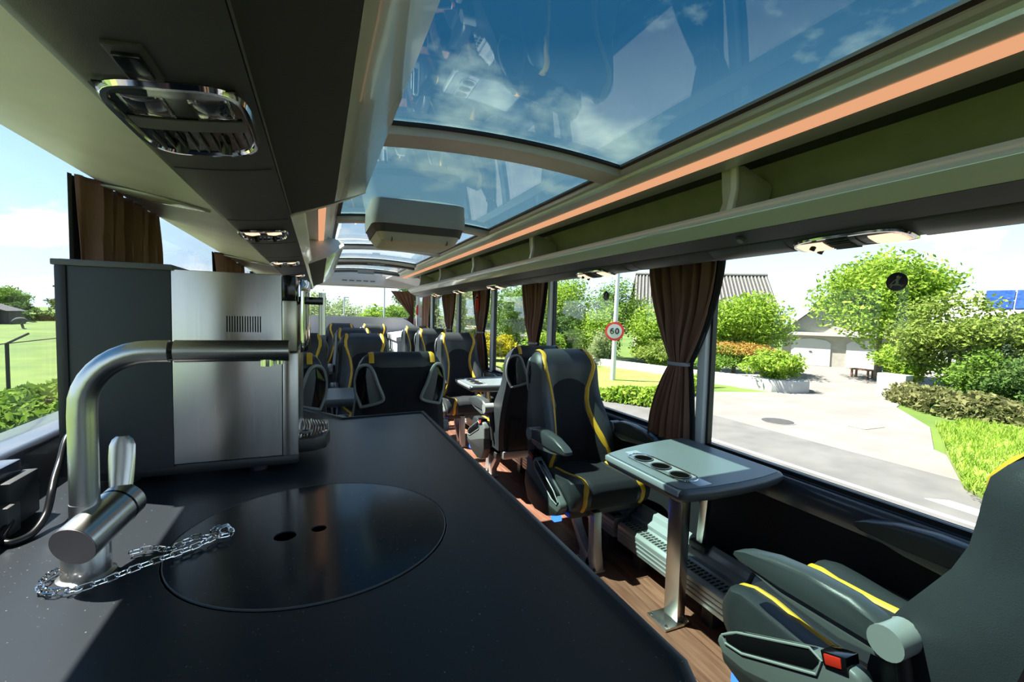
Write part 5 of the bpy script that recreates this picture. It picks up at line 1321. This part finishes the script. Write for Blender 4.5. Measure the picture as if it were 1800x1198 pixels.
MB().add([(*hp(0.3, 3.0), ZG + 3.4), (*hp(0.3, -3.0), ZG + 3.4), (*hp(0.3, 0), zr - 0.2), (*hp(0.5, 3.0), ZG + 3.4), (*hp(0.5, -3.0), ZG + 3.4), (*hp(0.5, 0), zr - 0.2)], [(0, 1, 2), (3, 5, 4), (0, 3, 4, 1), (1, 4, 5, 2), (2, 5, 3, 0)]).build('gable', mt['darkwood'], hs)
# double garage
ga = empty('garage', (32, 19.3, ZG), label='cream double garage with gabled roof and two white doors', cat='garage')
A = Vector((30.0, 22.0)); B = Vector((33.2, 16.6)); dr_ = (B - A).normalized(); bk_ = Vector((-dr_.y, dr_.x))
if bk_.dot(Vector((1, 0.5))) < 0: bk_ = -bk_
Le = (B - A).length
def gp_(t, d): 
    p = A + dr_ * t + bk_ * d; return (p.x, p.y)
hw = 2.15
MB().prism([gp_(0, 0), gp_(Le, 0), gp_(Le, 6), gp_(0, 6)], 'z', ZG, ZG + hw).build('walls', mt['cream'], ga)
MB().add([(*gp_(-0.2, 0), ZG + hw), (*gp_(Le + 0.2, 0), ZG + hw), (*gp_(Le * 0.46, 0), ZG + hw + 2.55), (*gp_(-0.2, 6), ZG + hw), (*gp_(Le + 0.2, 6), ZG + hw), (*gp_(Le * 0.46, 6), ZG + hw + 2.55)], [(0, 1, 2), (3, 5, 4), (0, 3, 4, 1), (1, 4, 5, 2), (2, 5, 3, 0)]).build('gable', mt['cream'], ga)
for sgn2, (e0) in ((0, -0.5), (1, Le + 0.5)):
    q = [(*gp_(e0, -0.35), ZG + hw - 0.25), (*gp_(Le * 0.46, -0.35), ZG + hw + 2.75), (*gp_(Le * 0.46, 6.2), ZG + hw + 2.75), (*gp_(e0, 6.2), ZG + hw - 0.25)]
    MB().add(q + [(x, y, z + 0.16) for x, y, z in q], [(0, 3, 2, 1), (4, 5, 6, 7), (0, 1, 5, 4), (1, 2, 6, 5), (2, 3, 7, 6), (3, 0, 4, 7)]).build('roof_slope', mt['tile'], ga)
    q = [(*gp_(e0, -0.40), ZG + hw - 0.30), (*gp_(Le * 0.46, -0.40), ZG + hw + 2.70), (*gp_(Le * 0.46, -0.34), ZG + hw + 2.70), (*gp_(e0, -0.34), ZG + hw - 0.30)]
    MB().add(q + [(x, y, z + 0.24) for x, y, z in q], [(0, 3, 2, 1), (4, 5, 6, 7), (0, 1, 5, 4), (1, 2, 6, 5), (2, 3, 7, 6), (3, 0, 4, 7)]).build('verge_board', mt['door_white'], ga)
MB().prism([gp_(-0.1, -0.3), gp_(Le + 0.1, -0.3), gp_(Le + 0.1, 0), gp_(-0.1, 0)], 'z', ZG + hw - 0.1, ZG + hw + 0.12).build('canopy', mt['render'], ga)
for k in range(2):
    t0_ = 0.55 + k * (Le / 2 - 0.05); t1_ = t0_ + 2.25
    arch = [(t0_, 0.02), (t1_, 0.02), (t1_, 1.55), (t1_ - 0.25, 1.75), ((t0_ + t1_) / 2, 1.86), (t0_ + 0.25, 1.75), (t0_, 1.55)]
    d_ = MB().loft([[(*gp_(t, dd), ZG + z) for t, z in arch] for dd in (-0.06, 0.01)]).build('door', mt['door_white'], ga)
    MB().loft([[(*gp_(t, dd), ZG + z) for t, z in (((t0_ + t1_) / 2 - 0.08, 0.95), ((t0_ + t1_) / 2 + 0.08, 0.95), ((t0_ + t1_) / 2 + 0.08, 1.0), ((t0_ + t1_) / 2 - 0.08, 1.0))] for dd in (-0.09, -0.05)]).build('door_handle', mt['tile'], d_)
# white house with solar panels
so_ = empty('solar_house', (48, 18, ZG), label='white house with blue solar panels at the far right', cat='house')
A = Vector((47.0, 21.5)); B = Vector((51.0, 8.0)); dr_ = (B - A).normalized(); bk_ = Vector((-dr_.y, dr_.x))
if bk_.x < 0: bk_ = -bk_
Le = (B - A).length
def sp2(t, d): 
    p = A + dr_ * t + bk_ * d; return (p.x, p.y)
MB().prism([sp2(0, 0), sp2(Le, 0), sp2(Le, 8), sp2(0, 8)], 'z', ZG, ZG + 2.6).build('walls', mt['render'], so_)
q = [(*sp2(-1.0, -0.6), ZG + 2.5), (*sp2(Le, -0.6), ZG + 2.5), (*sp2(Le, 4), ZG + 5.75), (*sp2(0.6, 4), ZG + 5.75)]
MB().add(q + [(x, y, z + 0.15) for x, y, z in q], [(0, 3, 2, 1), (4, 5, 6, 7), (0, 1, 5, 4), (1, 2, 6, 5), (2, 3, 7, 6), (3, 0, 4, 7)]).build('roof_slope', mt['roofwhite'], so_)
MB().add([(*sp2(-0.2, 0), ZG + 2.5), (*sp2(-0.2, 8), ZG + 2.5), (*sp2(0.4, 4), ZG + 5.7), (*sp2(0.0, 0), ZG + 2.5), (*sp2(0.0, 8), ZG + 2.5), (*sp2(0.6, 4), ZG + 5.7)], [(0, 1, 2), (3, 5, 4), (0, 3, 4, 1), (1, 4, 5, 2), (2, 5, 3, 0)]).build('gable', mt['render'], so_)
def rp_(t, d, o):   # point on the slope
    z = ZG + 2.65 + (d + 0.6) / 4.6 * 3.25; p = sp2(t, d); return (p[0] - bk_.x * o, p[1] - bk_.y * o, z + o)
for r_i in range(2):
    for c_i in range(6):
        t0_ = 2.9 + c_i * 1.75; d0_ = 1.75 + r_i * 1.12
        q = [rp_(t0_, d0_, 0.06), rp_(t0_ + 1.65, d0_, 0.06), rp_(t0_ + 1.65, d0_ + 1.05, 0.06), rp_(t0_, d0_ + 1.05, 0.06)]
        MB().add(q + [(x, y, z + 0.05) for x, y, z in q], [(0, 3, 2, 1), (4, 5, 6, 7), (0, 1, 5, 4), (1, 2, 6, 5), (2, 3, 7, 6), (3, 0, 4, 7)]).build('solar_panel', mt['solar'], so_)
# pale boarded house far down the road
ph = empty('boarded_house', (12.5, 44, ZG), label='pale boarded house seen through the fourth right window', cat='house')
MB().box(11.0, 15.0, 44, 50, ZG, ZG + 4.6).build('walls', mt['render'], ph)
for k in range(14):
    MB().box(10.97, 13.2, 43.94, 44.0, ZG + 0.6 + k * 0.28, ZG + 0.82 + k * 0.28).build('board', mt['cream'], ph)
MB().prism([(10.6, ZG + 4.5), (15.4, ZG + 4.5), (13, ZG + 6.6)], 'y', 43.6, 50.4).build('roof', mt['tile'], ph)
MB().box(13.5, 14.6, 43.93, 44.0, ZG + 1.2, ZG + 2.6).build('window', mt['glossblack'], ph)
# ---- meadow on the left
wire0 = None
for k, y in enumerate([10.5, 14.5, 18.5, 22.5, 26.5, 30.5]):
    f_ = empty('fence_post', (-8.65, y, ZG), label=['nearest dark fence post beside the meadow', 'dark fence post before the visible cranked one', 'dark cranked fence post in the left window', 'next dark fence post behind the machine', 'fifth dark fence post along the meadow', 'farthest dark fence post along the meadow'][k], cat='fence post', group='meadow fence posts')
    MB().tube([(-8.65, y, ZG), (-8.65, y, ZG + 1.72)], 0.05, 8).build('post', mt['darkwood'], f_)
    MB().tube([(-8.65, y, ZG + 1.70), (-8.25, y + 0.25, ZG + 2.0)], 0.035, 6).build('crank', mt['darkwood'], f_)
tag(MB().tube([(-8.65, 4, ZG + 1.70), (-8.65, 40, ZG + 1.70)], 0.018, 6).build('fence_rail', mt['darkwood']), 'dark rail along the top of the meadow fence', 'fence rail')
# ostrich-like bird grazing far out
bird = bpy.data.meshes.new('bird_body')
rings = []
bx0, by0 = -31.0, 69.0
ax_ = Vector((0.92, 0.38, 0)); pr_ = Vector((-0.38, 0.92, 0))
body = [(-1.05, 0.95, 0.05), (-0.85, 1.02, 0.28), (-0.5, 1.12, 0.42), (0.0, 1.15, 0.47), (0.4, 1.12, 0.38), (0.62, 1.10, 0.2), (0.85, 1.02, 0.10), (1.15, 0.93, 0.075), (1.4, 0.95, 0.10), (1.55, 0.92, 0.06), (1.68, 0.88, 0.02)]
for t, z, r in body:
    t, z, r = t * 0.75, z * 0.85, r * 0.75
    c = Vector((bx0, by0, ZG + z)) + ax_ * t
    rings.append([tuple(c + pr_ * (r * 0.8 * math.cos(2 * math.pi * i / 12)) + Vector((0, 0, r * math.sin(2 * math.pi * i / 12)))) for i in range(12)])
bb = MB().loft(rings)
for s_, l_ in ((-0.12, 0.0), (0.12, 0.35)):
    c = Vector((bx0, by0, ZG)) + pr_ * s_ + ax_ * (0.05 + l_ * 0.3)
    bb.tube([c + Vector((0, 0, 1.0)), c + ax_ * 0.12 + Vector((0, 0, 0.62)), c - ax_ * 0.05 + Vector((0, 0, 0.55)), c + ax_ * 0.05 + Vector((0, 0, 0.05)), c + ax_ * 0.25 + Vector((0, 0, 0.02))], [0.2, 0.10, 0.07, 0.05, 0.04], 8)
tag(bb.build('grazing_bird', mt['feather'], smooth=True), 'dark long-legged bird grazing far out on the meadow', 'bird')
she = empty('field_shed', (-41, 84, ZG), label='small dark shed at the left edge of the meadow', cat='shed')
MB().box(-45, -39.4, 84, 88, ZG, ZG + 1.9).build('walls', mt['darkwood'], she)
MB().prism([(-45.4, ZG + 1.8), (-39.0, ZG + 1.8), (-42.2, ZG + 2.9)], 'y', 83.6, 88.4).build('roof', mt['tile'], she)
MB().box(-42.5, -41.2, 83.93, 84.0, ZG, ZG + 1.6).build('door', mt['tile_hi'], she)
lt = [(-60, 130, 6.5, 3.6, 2.4, 'leaf_mid', 'round tree on the far side of the meadow, left'), (-53, 134, 5.0, 3.2, 1.9, 'leaf_dark', 'second round tree on the far meadow edge'), (-47, 132, 4.6, 3.0, 1.7, 'leaf_pale', 'small tree on the far meadow edge'), (-42, 128, 6.6, 3.6, 2.6, 'leaf_mid', 'taller round tree nearest the machine on the far meadow edge'),
      (-66, 128, 4.6, 3.0, 1.7, 'leaf_dark', 'leftmost low tree on the far meadow edge'), (-49, 108, 3.2, 2.2, 1.5, 'leaf_dark', 'dark bush in the middle of the meadow'), (-57, 104, 3.0, 1.6, 1.4, 'leaf_dark', 'small dark bush near the shed'), (-34, 130, 5.5, 3.4, 2.2, 'leaf_mid', 'round tree hidden partly by the machine')]
for i, (x, y, h, rx, rz, m_, lb) in enumerate(lt):
    tree(x, y, h, rx, rz, m_, lb, 120 + i, n=1400, size=0.42, group='far meadow trees', trunk=0.15)
fb = empty('far_building', (-60, 165, ZG), label='grey building on the horizon behind the meadow trees', cat='building')
MB().box(-67, -57, 165, 175, ZG, ZG + 7.5).build('walls', mt['cream'], fb)
MB().box(-67.3, -56.7, 164.7, 175.3, ZG + 7.5, ZG + 8.0).build('roof', mt['tile_hi'], fb)
for k in range(4):
    MB().box(-66 + k * 2.4, -64.8 + k * 2.4, 164.9, 165.0, ZG + 4.5, ZG + 6.2).build('window', mt['glossblack'], fb)
